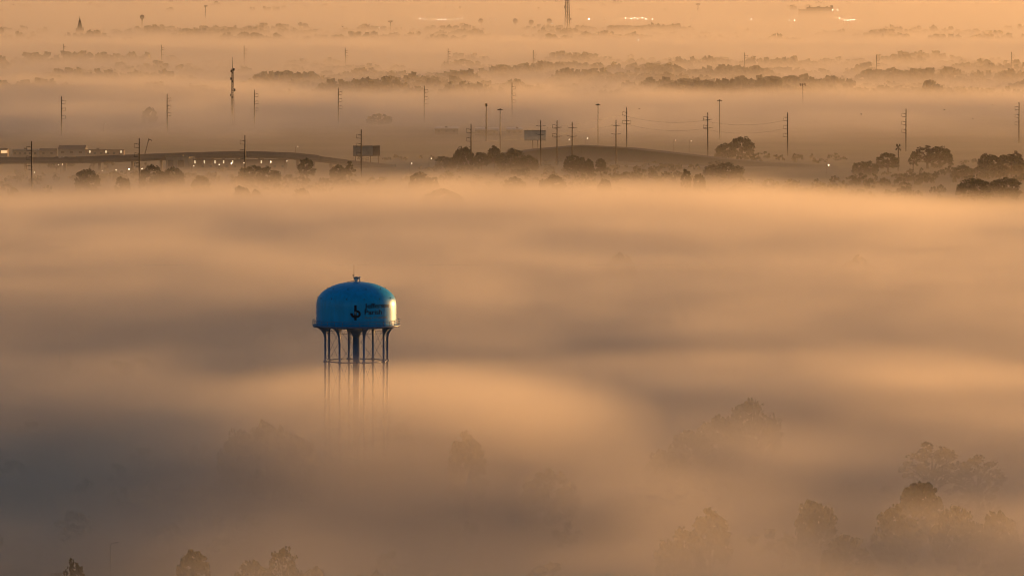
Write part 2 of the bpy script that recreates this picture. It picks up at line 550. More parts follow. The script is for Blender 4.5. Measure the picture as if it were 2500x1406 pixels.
protos = {
    'L': make_pole([(-1, 26.8), (-1, 21.2), (-1, 15.6)]),
    'R': make_pole([(1, 26.9), (1, 21.3), (1, 15.7)]),
    'B': make_pole([(-1, 26.6), (-1, 20.6), (1, 20.6)]),
    'C': make_pole([(-1, 27.0), (-1, 21.2)], cross=(25.2, 19.4)),
    'D': make_pole([], cross=(26.2, 20.6)),
}
used = set()
def place_pole(kind, px, ytop, label, group, h=30.0, rz=0.0):
    k = h / 30.0
    p = at(px, ytop, h)
    o = protos[kind] if kind not in used else copy_tree(protos[kind])
    used.add(kind)
    o.location = (p.x, p.y, 0)
    o.rotation_euler = (0, 0, rz)
    o.scale = (k, k, k)
    tag(o, label, 'power pole', group)
    return o
g1, g2, g3, g4 = 'near line of steel power poles', 'second line of steel power poles', 'far line of power poles among the treetops', 'double armed power poles beside the plain billboard'
near = [('L', 77, 345, 'leftmost steel power pole of the near line, arms to the left'),
        ('L', 340, 338, 'steel power pole with left arms beside the small flat block at left'),
        ('L', 598, 330, 'steel power pole with left arms rising over the row of wall lamps'),
        ('L', 882, 316, 'steel power pole standing in front of the angled billboard'),
        ('L', 1150, 303, 'steel power pole with left arms beside the dark oak clump'),
        ('B', 1530, 262, 'tallest looking power pole, arms on both sides, on the embankment'),
        ('C', 1728, 275, 'double armed power pole right of the embankment crest'),
        ('L', 1923, 275, 'power pole with left arms below the antenna mast at right'),
        ('L', 2212, 266, 'faint power pole with left arms above the palm tree'),
        ('L', 2488, 250, 'faint power pole at the right edge of the near line')]
near_o = [place_pole(k, x, y, l, g1, rz=random.uniform(-0.1, 0.1)) for k, x, y, l in near]
for k, x, y, l in [('C', 1360, 294, 'power pole with crossarms just right of the plain billboard'), ('D', 1320, 294, 'power pole rising behind the plain billboard'),
                   ('D', 1397, 298, 'faint short power pole between two crossarm poles'), ('D', 1504, 293, 'smaller crossarm pole left of the tall embankment pole')]:
    place_pole(k, x, y, l, g4)
for i, (x, y) in enumerate([(150, 236), (408, 230), (621, 220), (826, 215), (1036, 210), (1250, 202)]):
    l = ['leftmost power pole of the second line, arms to the right', 'power pole of the second line right of the round treetop', 'power pole right of the slim lattice mast',
         'fourth power pole of the second line, in open fog', 'fifth power pole of the second line, left of the lamp masts', 'faintest power pole of the second line, farthest right'][i]
    place_pole('R', x, y, l, g2, rz=random.uniform(-0.12, 0.12))
for i, (x, y) in enumerate([(155, 108), (394, 110), (596, 113), (843, 117), (1094, 119), (1302, 123), (1818, 129), (2140, 135), (2470, 128)]):
    l = ['far power pole below the church spire', 'far power pole left of the domed treetop', 'far power pole above the slim lattice mast', 'far power pole alone in the mist, arm to the right',
         'far power pole with several arms near the middle', 'far power pole below the big lattice tower', 'far power pole right of the stepped treetop', 'far power pole over the wooded rise at right',
         'far power pole near the right edge'][i]
    place_pole('R', x, y, l, g3, rz=random.uniform(-0.15, 0.15))
# conductors on the near line
def cable_span(a, b, h, dx, sag, label):
    pa, pb = a.location, b.location
    pts = []
    for i in range(15):
        t = i / 14
        pts.append((pa.x + (pb.x - pa.x) * t + dx - pa.x, pa.y + (pb.y - pa.y) * t - pa.y, h - sag * 4 * t * (1 - t)))
    o = MB().tube(pts, 0.05, 5).build('power_cable', M['cable'], None, (pa.x, pa.y, 0))
    tag(o, label, 'cable', 'cables strung along the near pole line')
for (i, j, nm) in ((4, 5, 'between the oak clump pole and the embankment pole'), (5, 6, 'from the embankment pole to the next pole at right'), (6, 7, 'between the two poles right of the embankment')):
    for h_, dx, w_ in ((24.3, -3.0, 'upper'), (18.6, -3.0, 'lower')):
        cable_span(near_o[i], near_o[j], h_, dx, 3.0, '%s power cable %s' % (w_, nm))

# ------------------------------------------------------------------ lattice masts, lamp masts, antenna masts
def lattice(name, loc, h, w0, w1, nb, label, sides=3, r=0.14, gear=(), spike=0.0):
    root = empty(name, loc)
    tag(root, label, 'mast')
    def corner(k, z):
        rr = (w0 + (w1 - w0) * z / h) / (1.732 if sides == 3 else 1.414)
        a = 2 * math.pi * k / sides + 0.5
        return (rr * math.cos(a), rr * math.sin(a), z)
    for k in range(sides):
        MB().tube([corner(k, 0), corner(k, h)], r, 6).build('leg', M['steel'], root)
    for k in range(sides):
        lat = MB()
        for i in range(nb):
            z0, z1 = h * i / nb, h * (i + 1) / nb
            lat.tube([corner(k, z0), corner((k + 1) % sides, z1)], r * 0.32, 4, caps=False)
            lat.tube([corner((k + 1) % sides, z0), corner(k, z1)], r * 0.32, 4, caps=False)
            lat.tube([corner(k, z1), corner((k + 1) % sides, z1)], r * 0.3, 4, caps=False)
        tag(lat.build('lattice_bracing', M['steel'], root), kind='stuff')
    if spike:
        MB().tube([(0, 0, h - 0.5), (0, 0, h + spike * 0.6), (0, 0, h + spike)], [0.22, 0.16, 0.07], 6).build('whip_antenna', M['dark'], root)
    for z, s_, k in gear:
        c = Vector(corner(k, z))
        g_ = MB().box((c.x * 1.5, c.y * 1.5, z), (s_, s_, s_ * 1.5)).tube([(c.x, c.y, z), (c.x * 1.5, c.y * 1.5, z)], 0.1, 5)
        g_.build('antenna', M['dark'], root)
    return root
p = at(568, 309)
lattice('lattice_mast', (p.x, p.y, 0), 46, 2.9, 1.3, 20, 'slim lattice mast with antennas and a whip, left of centre', 3, 0.17,
        gear=((45.4, 1.3, 0), (44.2, 1.2, 1), (38, 1.3, 1), (36, 1.1, 2), (29, 1.4, 0), (25, 1.1, 1), (23.4, 1.1, 2)), spike=9.5)
p = at(1385, 97)
lattice('lattice_tower', (p.x, p.y, 0), 112, 8.6, 1.8, 20, 'tall lattice tower cut off by the top edge of the picture', 3, 0.38, gear=((30, 1.6, 0), (12, 2.0, 0), (48, 1.5, 1)))

def lamp_mast(px, ytop, label, h=30.0):
    p = at(px, ytop, h)
    root = empty('lamp_mast', (p.x, p.y, 0))
    tag(root, label, 'lamp mast', 'high lamp masts along the highway')
    MB().tube([(0, 0, 0), (0, 0, h - 0.3)], [0.36, 0.18], 8).build('pole', M['steel'], root)
    MB().lathe([(0.2, h - 0.9), (0.95, h - 0.5), (0.95, h - 0.3), (0.3, h), (0, h + 0.25)], 16).build('lamp_ring', M['dark'], root)
    for k in range(6):
        a = 2 * math.pi * k / 6 + 0.3
        MB().tube([(0.9 * math.cos(a), 0.9 * math.sin(a), h - 0.4), (1.5 * math.cos(a), 1.5 * math.sin(a), h - 0.55), (1.75 * math.cos(a), 1.75 * math.sin(a), h - 0.95)],
                  [0.12, 0.28, 0.34], 6).build('lamp_head', M['dark'], root)
lamp_mast(1221, 266, 'high lamp mast with a mushroom head left of the plain billboard')
lamp_mast(1460, 254, 'high lamp mast left of the tall embankment pole')
lamp_mast(1757, 244, 'faint high lamp mast right of the double armed pole')

def cell_mast(px, ytop, h, label, n=6, s_=1.0):
    p = at(px, ytop, h)
    root = empty('antenna_mast', (p.x, p.y, 0))
    tag(root, label, 'antenna mast', 'antenna masts')
    MB().tube([(0, 0, 0), (0, 0, h)], [0.55, 0.3], 8).build('pole', M['steel'], root)
    fr = MB()
    for k in range(6):
        a, b = 2 * math.pi * k / 6, 2 * math.pi * (k + 1) / 6
        fr.tube([(1.7 * s_ * math.cos(a), 1.7 * s_ * math.sin(a), h - 1.4), (1.7 * s_ * math.cos(b), 1.7 * s_ * math.sin(b), h - 1.4)], 0.1, 5)
        fr.tube([(0, 0, h - 1.4), (1.7 * s_ * math.cos(a), 1.7 * s_ * math.sin(a), h - 1.4)], 0.1, 5)
    fr.build('platform', M['dark'], root)
    pan = MB().box((0, 0, 0), (0.55, 0.4, 2.1)).mesh('panel_antenna'); pan.materials.append(M['dark'])
    for k in range(n):
        a = 2 * math.pi * (k + 0.3) / n
        o = link('panel_antenna', pan, None, root, (2.2 * s_ * math.cos(a), 2.2 * s_ * math.sin(a), h - 1.2 + 0.3 * math.sin(k * 2.1)))
        o.rotation_euler = (0, 0, a)
    return root
cell_mast(1960, 204, 24.5, 'antenna mast with a wide cluster of panels, right of centre', 9, 1.15)
cell_mast(502, 14, 38, 'antenna mast near the top edge at left', 5, 1.2)
cell_mast(1704, 9, 36, 'faint antenna mast near the top edge right of the lattice tower', 5, 1.2)
cell_mast(953, 51, 30, 'antenna mast above the far wooded ridge left of the lamp row', 5, 1.3)
cell_mast(1187, 253, 28, 'thin plain mast left of the mushroom lamp mast', 3, 0.3)

def far_tank(px, ytop, h, r, label):
    p = at(px, ytop, h)
    root = empty('far_water_tower', (p.x, p.y, 0))
    tag(root, label, 'water tower', 'far water towers dissolving in haze')
    MB().lathe([(0, h), (r * 0.5, h - r * 0.12), (r * 0.9, h - r * 0.5), (r, h - r), (r * 0.8, h - r * 1.5), (r * 0.32, h - r * 2.0)], 24).build('tank', M['concrete'], root)
    MB().tube([(0, 0, 0), (0, 0, h - r * 1.9)], [r * 0.42, r * 0.3], 12).build('pedestal', M['concrete'], root)
far_tank(347, 37, 30, 3.6, 'far pedestal water tower right of the church spire')
for x, y, l in ((1174, 46, 'far tank at the right end of the left row of lights'), (1258, 46, 'far tank standing second of three before the lattice tower'),
                (1297, 49, 'far tank just left of the lattice tower, lower of three'), (1341, 46, 'far tank touching the left of the lattice tower')):
    far_tank(x, y, 24, 4.2, l)

# ------------------------------------------------------------------ church, buildings, billboards
p = at(195, 106)
ch = empty('church', (p.x, p.y, 0))
ch.scale = (1.3, 1.3, 1)
tag(ch, 'church with a tall pointed spire, far at upper left', 'church')
MB().box((0, 0, 9), (8.6, 8.6, 18)).build('tower', M['brick'], ch)
sp = MB()
v = [(-3.6, -3.6, 18), (3.6, -3.6, 18), (3.6, 3.6, 18), (-3.6, 3.6, 18), (0, 0, 37.0)]
sp.add(v, [(0, 1, 4), (1, 2, 4), (2, 3, 4), (3, 0, 4), (3, 2, 1, 0)])
spo = sp.build('spire', M['slate'], ch)
MB().tube([(0, 0, 36.5), (0, 0, 38.6)], 0.14, 5).box((0, 0, 37.9), (0.9, 0.14, 0.14)).build('cross', M['dark'], spo)
for sx in (-1, 1):
    for sy in (-1, 1):
        pn = MB(); a = 3.9
        pn.add([(sx * a - .55, sy * a - .55, 18), (sx * a + .55, sy * a - .55, 18), (sx * a + .55, sy * a + .55, 18), (sx * a - .55, sy * a + .55, 18), (sx * a, sy * a, 22.5)],
               [(0, 1, 4), (1, 2, 4), (2, 3, 4), (3, 0, 4), (3, 2, 1, 0)])
        pn.build('pinnacle', M['slate'], ch)
nv = MB().box((13, 4, 5), (20, 11, 10))
nv.build('nave', M['brick'], ch)
MB().add([(3, -2, 10), (23, -2, 10), (23, 10, 10), (3, 10, 10), (3, 4, 15), (23, 4, 15)], [(0, 1, 5, 4), (2, 3, 4, 5), (0, 4, 3), (1, 2, 5)]).build('roof', M['slate'], ch)

def block(name, px0, px1, ybase, h, depth, wall, roof, label, cat='building', gable=0.0, win=None, rz=0.0, group=None, over=0.25, sunk=0.0):
    """a building whose front runs from px0 to px1 at row ybase; parts: wall, roof, window, door"""
    a, b = at(px0, ybase), at(px1, ybase)
    wdt = b.x - a.x
    root = empty(name, ((a.x + b.x) / 2, a.y, 0), rz)
    tag(root, label, cat, group)
    MB().box((0, depth / 2, h / 2 + 0.02), (wdt, depth, h)).build('wall', M[wall], root)
    hw = wdt / 2 + over
    if gable:
        MB().add([(-hw, -over, h), (hw, -over, h), (hw, depth + over, h), (-hw, depth + over, h), (-hw, depth / 2, h + gable), (hw, depth / 2, h + gable)],
                 [(0, 1, 5, 4), (2, 3, 4, 5), (0, 4, 3), (1, 2, 5), (3, 2, 1, 0)]).build('roof', M[roof], root)
    else:
        r_ = MB().box((0, depth / 2, h + 0.16), (2 * hw, depth + 2 * over, 0.28)).build('roof', M[roof], root)
        MB().box((0, -over + 0.12, h + 0.55), (2 * hw, 0.22, 0.5)).build('parapet', M[wall], r_)
        for k in range(max(1, int(wdt // 14))):
            MB().box((-wdt / 2 + (k + 0.5) * 14 * 0.9 + 2, depth * 0.55, h + 0.85), (2.0, 1.6, 1.1)).build('roof_unit', M['concrete'], r_)
    if win:
        n_, ww, wh, zc, mt = win
        for k in range(n_):
            x = -wdt / 2 + wdt * (k + 0.5) / n_
            fr = MB().box((x, -0.04, zc), (ww + 0.3, 0.1, wh + 0.3)).build('window', M['concrete'], root)
            MB().box((x, -0.1, zc), (ww, 0.06, wh)).build('pane', M[mt], fr)
    return root, wdt

block('warehouse', 142, 207, 384, 5.2, 24, 'teal', 'slate', 'dark gabled warehouse left of the row of three lit doors', gable=2.6, win=(3, 2.2, 1.4, 3.4, 'glass'))
r_, wd = block('long_building', 208, 302, 384, 4.6, 14, 'brick', 'slate', 'long brown building with three lit lamps on its wall', win=(6, 1.6, 1.3, 2.6, 'glass'))
for x in (-wd / 2 + 3.2, -0.4 + 1.5, wd / 2 - 1.8):
    MB().box((x, -0.35, 3.75), (0.9, 0.5, 1.6)).build('wall_lamp', M['walllamp'], r_)
block('flat_building', 30, 92, 385, 5.0, 16, 'tan', 'membrane', 'low tan building behind the leftmost power pole', win=(5, 1.6, 1.4, 2.8, 'glass'))
r_, wd = block('lit_building', -40, 18, 383, 5.0, 14, 'brick', 'slate', 'building at the left edge with one glowing window')
MB().box((wd / 2 - 2.2, -0.12, 3.4), (4.4, 0.1, 2.0)).build('window', M['window'], r_)
block('shed', 96, 136, 383, 4.0, 12, 'concrete', 'slate', 'small grey shed between the tan building and the gabled warehouse', gable=1.6, win=(2, 1.6, 1.2, 2.4, 'glass'))
# small flat-topped block with two dark openings and a dark end
r_, wd = block('flat_topped_block', 404, 462, 417, 8.6, 14, 'tan', 'slate', 'small flat roofed block with dark openings beside the lamp row', rz=-0.25)
for x, ww in ((-4.4, 3.6), (2.6, 4.2)):
    d_ = MB().box((x, -0.05, 4.6), (ww, 0.12, 4.4)).build('opening', M['glass'], r_)
    MB().box((x, -0.13, 4.6), (0.16, 0.06, 4.4)).build('mullion', M['dark'], d_)
# strip building with the row of wall lamps
r_, wd = block('strip_building', 466, 700, 416, 6.5, 12, 'brick', 'slate', 'long low strip building with a row of glowing wall lamps', win=(12, 1.6, 1.2, 2.6, 'glass'))
a_ = at(466, 416).x; b_ = at(700, 416).x
for px in (476, 499, 525, 546, 568, 638, 661):
    x = at(px, 416).x - (a_ + b_) / 2
    MB().box((x, -0.35, 5.4), (0.75, 0.5, 1.9)).build('wall_lamp', M['walllamp'], r_)
# pale roofed sheds in the clearing
for x0, x1, yb, l in ((1062, 1118, 329, 'low white roofed shed left of the mushroom lamp mast'), (1160, 1216, 331, 'low white roofed shed right of the dark oak clump'),
                      (1236, 1276, 331, 'short white roofed shed left of the plain billboard')):
    block('white_roofed_shed', x0, x1, yb, 4.2, 46, 'concrete', 'membrane', l, group='white roofed sheds in the clearing', win=(3, 1.8, 1.3, 2.6, 'glass'))
# far office block, stepped roof
p = at(1997, 52)
hb = empty('office_block', (p.x, p.y, 0))
tag(hb, 'large stepped flat roofed block near the top edge at right', 'building')
k = 1.0 / scale_at(p)
MB().box((-4 * k, 12, 10.5), (84 * k, 26, 21)).build('wall', M['brick'], hb)
MB().box((5 * k, 12, 22.6), (64 * k, 22, 3.2)).build('upper_storey', M['brick'], hb)
MB().box((4 * k, 12, 24.4), (66 * k, 24, 0.4)).build('roof', M['slate'], hb)
for x, ww, hh in ((-20, 3, 3.0), (2, 6, 1.8), (22, 4, 1.8), (34, 6, 3.4)):
    MB().box((x * k, 10, 24.6 + hh / 2), (ww * k, 5, hh)).build('roof_unit', M['concrete'], hb)
for fl in range(5):
    for i in range(9):
        fr = MB().box(((-42 + 9.1 * i) * k, -1.04, 3.0 + fl * 4.0), (4.6, 0.1, 2.2)).build('window', M['concrete'], hb)
        MB().box(((-42 + 9.1 * i) * k, -1.12, 3.0 + fl * 4.0), (4.2, 0.06, 1.9)).build('pane', M['glass'], fr)
r_, wd = block('long_warehouse', 1778, 1958, 92, 9.0, 40, 'slate', 'slate', 'very long dark flat roofed warehouse far at right', win=(10, 4.0, 1.6, 6.0, 'glass'))

# billboards
p = at(895, 408)
bb = empty('angled_billboard', (p.x, p.y, 0))
tag(bb, 'grey green billboard with two angled faces behind a power pole', 'billboard')
def face(parent, c, wd_, h, z, rz, mt):
    o = MB().box((c[0], c[1], z), (wd_, 0.5, h), rz).build('face', M[mt], parent)
    fr = MB()
    for zz in (z - h / 2, z + h / 2): fr.box((c[0], c[1], zz), (wd_ + 0.3, 0.62, 0.28), rz)
    fr.build('frame', M['dark'], o)
    return o
face(bb, (-2.4, 0.0), 12.8, 6.4, 10.6, 0.0, 'panel')
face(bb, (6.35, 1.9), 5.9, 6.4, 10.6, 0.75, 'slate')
MB().box((0.6, -0.9, 7.15), (17.6, 1.0, 0.14)).build('catwalk', M['dark'], bb)
for x in (-7.2, -2.4, 2.6, 7.6):
    MB().tube([(x, 0.9 if x < 6 else 2.8, 0), (x, 0.9 if x < 6 else 2.8, 13.4)], 0.28, 8).build('post', M['steel'], bb)
p = at(1306, 363)
bb = empty('plain_billboard', (p.x, p.y, 0))
tag(bb, 'plain tan billboard on two posts in front of the pale sheds', 'billboard')
o = MB().box((0, 0, 9.4), (15.4, 0.6, 7.0)).build('face', M['faded'], bb)
fr = MB()
for zz in (5.9, 12.9): fr.box((0, 0, zz), (15.7, 0.75, 0.3))
fr.build('frame', M['dark'], o)
for x in (-1.6, 2.0): MB().tube([(x, 0.7, 0), (x, 0.7, 12.4)], 0.42, 10).build('post', M['steel'], bb)
MB().box((0, -0.8, 5.8), (15.4, 0.9, 0.12)).build('catwalk', M['dark'], bb)

# slanting conveyor or crane arm behind the second pole
p = at(338, 392)
cv = empty('loader_arm', (p.x + 0.4, p.y + 60, 0))
tag(cv, 'slanting dark loader arm behind the second power pole', 'crane')
MB().tube([(0, 0, 0.5), (3.2, 0, 12.6)], [0.5, 0.42], 6).build('boom', M['dark'], cv)
MB().add([(2.7, -0.4, 12.9), (5.6, -0.4, 11.6), (5.2, -0.4, 11.2), (3.0, -0.4, 11.9), (2.7, 0.4, 12.9), (5.6, 0.4, 11.6), (5.2, 0.4, 11.2), (3.0, 0.4, 11.9)],
         [(0, 1, 2, 3), (7, 6, 5, 4), (0, 4, 5, 1), (1, 5, 6, 2), (2, 6, 7, 3), (3, 7, 4, 0)]).build('head', M['dark'], cv)
MB().box((-0.4, 0, 0.8), (3.4, 2.4, 1.5)).build('base', M['dark'], cv)

# cars on the overpass
def car(loc, rz, key, label):
    root = empty('parked_car', loc, rz)
    tag(root, label, 'car', 'cars on the overpass')
    pr = [(-2.2, 0.35), (2.2, 0.35), (2.25, 0.8), (1.3, 0.95), (0.6, 1.45), (-1.0, 1.5), (-1.9, 1.0), (-2.25, 0.95)]
    v = [(x, -0.9, z) for x, z in pr] + [(x, 0.9, z) for x, z in pr]
    n_ = len(pr)
    MB().add(v, [tuple(range(n_)), tuple(range(2 * n_ - 1, n_ - 1, -1))] + [(i, n_ + i, n_ + (i + 1) % n_, (i + 1) % n_) for i in range(n_)]).build('body', M[key], root)
    for x in (-1.35, 1.35):
        for y in (-0.85, 0.85):
            MB().tube([(x, y - 0.1, 0.34), (x, y + 0.1, 0.34)], 0.34, 10).build('wheel', M['dark'], root)
    MB().box((-0.2, -0.905, 1.2), (1.4, 0.03, 0.35)).build('side_window', M['glass'], root)
def over_at(px):
    best = min(over, key=lambda q: abs((1250 + F * q[0] / q[1]) - px))
    return Vector(best)
for px, key, l in ((137, 'car', 'dark car on the overpass, left of a group of three'), (150, 'carw', 'silver car on the overpass, middle of a group of three'), (161, 'car', 'dark car on the overpass, right of a group of three')):
    z = 8.02
    q = at(px, 388, z + 0.5)
    near_p = over_at(px)
    car((q.x, near_p.y - 3.0, np.interp(q.x, [o_[0] for o_ in over], [o_[2] for o_ in over]) + 0.02), 0.03, key, l)

# ------------------------------------------------------------------ trees
def cards(centres, sizes, rng, squash=0.7):
    """leaf cards: random quads at centres, numpy"""
    n_ = len(centres)
    a = rng.normal(size=(n_, 3)); a /= np.linalg.norm(a, axis=1, keepdims=True)
    b = rng.normal(size=(n_, 3)); b -= a * (a * b).sum(1, keepdims=True); b /= np.linalg.norm(b, axis=1, keepdims=True)
    s_ = sizes[:, None]
    v = np.stack([centres - a * s_ - b * s_ * squash, centres + a * s_ - b * s_ * squash, centres + a * s_ * 0.8 + b * s_ * squash, centres - a * s_ * 0.8 + b * s_ * squash], 1)
    return v.reshape(-1, 3)
def crown_points(rng, n_clump, n_leaf, rx, rz, zc, flat_=0.35):
    """clumps over a lumpy dome; returns leaf centres"""
    out = []
    lob = [(rng.uniform(0, 2 * math.pi), rng.uniform(0.1, 0.9), rng.uniform(0.75, 1.12)) for _ in range(7)]
    for i in range(n_clump):
        a = rng.uniform(0, 2 * math.pi)
        u = rng.uniform(-flat_, 1.0)
        rad = math.sqrt(max(0, 1 - u * u)) if u > 0 else math.sqrt(max(0, 1 - (u / flat_) ** 2 * 0.5))
        k = 1.0
        for la, lu, ls in lob:
            d = math.cos(a - la) * 0.5 + 0.5 - abs(u - lu) * 0.6
            if d > 0.55: k = max(k * 0.9, 0) * 0.4 + ls * 0.6
        k *= rng.uniform(0.62, 1.0) ** 0.6 if i % 3 else rng.uniform(0.9, 1.0)
        c = np.array([rx * rad * k * math.cos(a), rx * rad * k * math.sin(a), zc + rz * u * k])
        r_ = rng.uniform(0.12, 0.22) * rx
        q = rng.normal(size=(n_leaf, 3)); q /= np.linalg.norm(q, axis=1, keepdims=True)
        q *= (rng.uniform(0.35, 1.0, size=(n_leaf, 1)) ** 0.5) * r_
        q[:, 2] *= 0.7
        out.append(c + q)
    return np.concatenate(out)
def tree_proto(seed, kind):
    """unit kinds at their real size: height about 15 m"""
    rng = np.random.default_rng(seed)
    random.seed(seed)
    name = {'oak': 'oak_tree', 'tall': 'broadleaf_tree', 'cone': 'layered_tree', 'bare': 'bare_tree'}[kind]
    root = empty(name, (0, 0, 0))
    rx, rz, zc = {'oak': (8.5, 7.4, 7.0), 'tall': (5.2, 6.4, 8.6), 'cone': (4.6, 7.0, 8.0), 'bare': (5.0, 6.0, 9.0)}[kind]
    nc, nl = {'oak': (125, 24), 'tall': (100, 24), 'cone': (46, 24), 'bare': (64, 16)}[kind]
    pts = crown_points(rng, nc, nl, rx, rz, zc, 0.85)
    if kind == 'cone':
        lv = np.clip((pts[:, 2] - 2) / 13, 0, 1)
        tier = 0.55 + 0.45 * np.sin(lv * 18)
        pts[:, :2] *= ((1.1 - 0.75 * lv) * (0.6 + 0.5 * tier))[:, None]
    sz = rng.uniform(0.28, 0.62, size=len(pts)) * (0.7 if kind == 'bare' else 1.0)
    vv = cards(pts, sz, rng)
    m_ = np_mesh('crown', vv, np.arange(len(vv)).reshape(-1, 4))
    link('crown', m_, M['leaf2' if kind == 'bare' else 'leaf'], root)
    tr = MB()
    tr.tube([(0, 0, 0), (0.1, 0.05, 2.2), (0.0, 0.1, zc * 0.75), (0.1, 0, zc + rz * 0.55)], [0.55, 0.42, 0.3, 0.08], 8)
    trunk = tr.build('trunk', M['bark'], root)
    nb = {'oak': 9, 'tall': 8, 'cone': 6, 'bare': 16}[kind]
    for i in range(nb):
        a = 2 * math.pi * i / nb + random.uniform(-0.3, 0.3)
        z0 = random.uniform(2.4, zc * 0.95)
        L_ = rx * random.uniform(0.6, 0.98)
        e = (L_ * math.cos(a), L_ * math.sin(a), z0 + random.uniform(2.0, 5.5))
        mid = (e[0] * 0.5, e[1] * 0.5, z0 + (e[2] - z0) * 0.62)
        lb = MB().tube([(0, 0, z0), mid, e], [0.24, 0.15, 0.04], 6)
        if kind == 'bare':
            for _ in range(4):
                t = random.uniform(0.3, 0.95)
                q = [m2 + (e2 - m2) * t for m2, e2 in zip(mid, e)]
                lb.tube([q, (q[0] + random.uniform(-1.6, 1.6), q[1] + random.uniform(-1.6, 1.6), q[2] + random.uniform(0.6, 2.4))], [0.07, 0.02], 4)
        lb.build('limb', M['bark'], trunk)
    return root
TP = {}
for kind, seeds in (('oak', (1, 2, 3, 4)), ('tall', (5, 6, 7)), ('cone', (8,)), ('bare', (9, 10))):
    TP[kind] = [tree_proto(s_, kind) for s_ in seeds]
TH = {'oak': 14.6, 'tall': 15.2, 'cone': 15.2, 'bare': 15.0}
TWD = {'oak': 17.5, 'tall': 11.0, 'cone': 10.0, 'bare': 11.0}
t_used = {}
def place_tree(kind, px, ytop, wpx, h, label, group):
    p = at(px, ytop, h)
    i = t_used.get(kind, 0)
    t_used[kind] = i + 1
    protos_ = TP[kind]
    src = protos_[i % len(protos_)]
    o = src if i < len(protos_) else copy_tree(src)
    kz = h / TH[kind]
    kx = min(max(wpx / scale_at(p) / TWD[kind], 0.42 * kz), 1.9 * kz)
    o.location = (p.x, p.y, 0)
    o.scale = (kx, kx, kz)
    o.rotation_euler = (0, 0, random.uniform(0, 6.28))
    tag(o, label, 'tree', group)
    return o
GF, GM, GB, GR, GL = 'trees dim in the foreground fog', 'treetops on the far edge of the main fog bank', 'dark trees at the clearing', 'trees at right of the clearing', 'treetops in the distant layers'
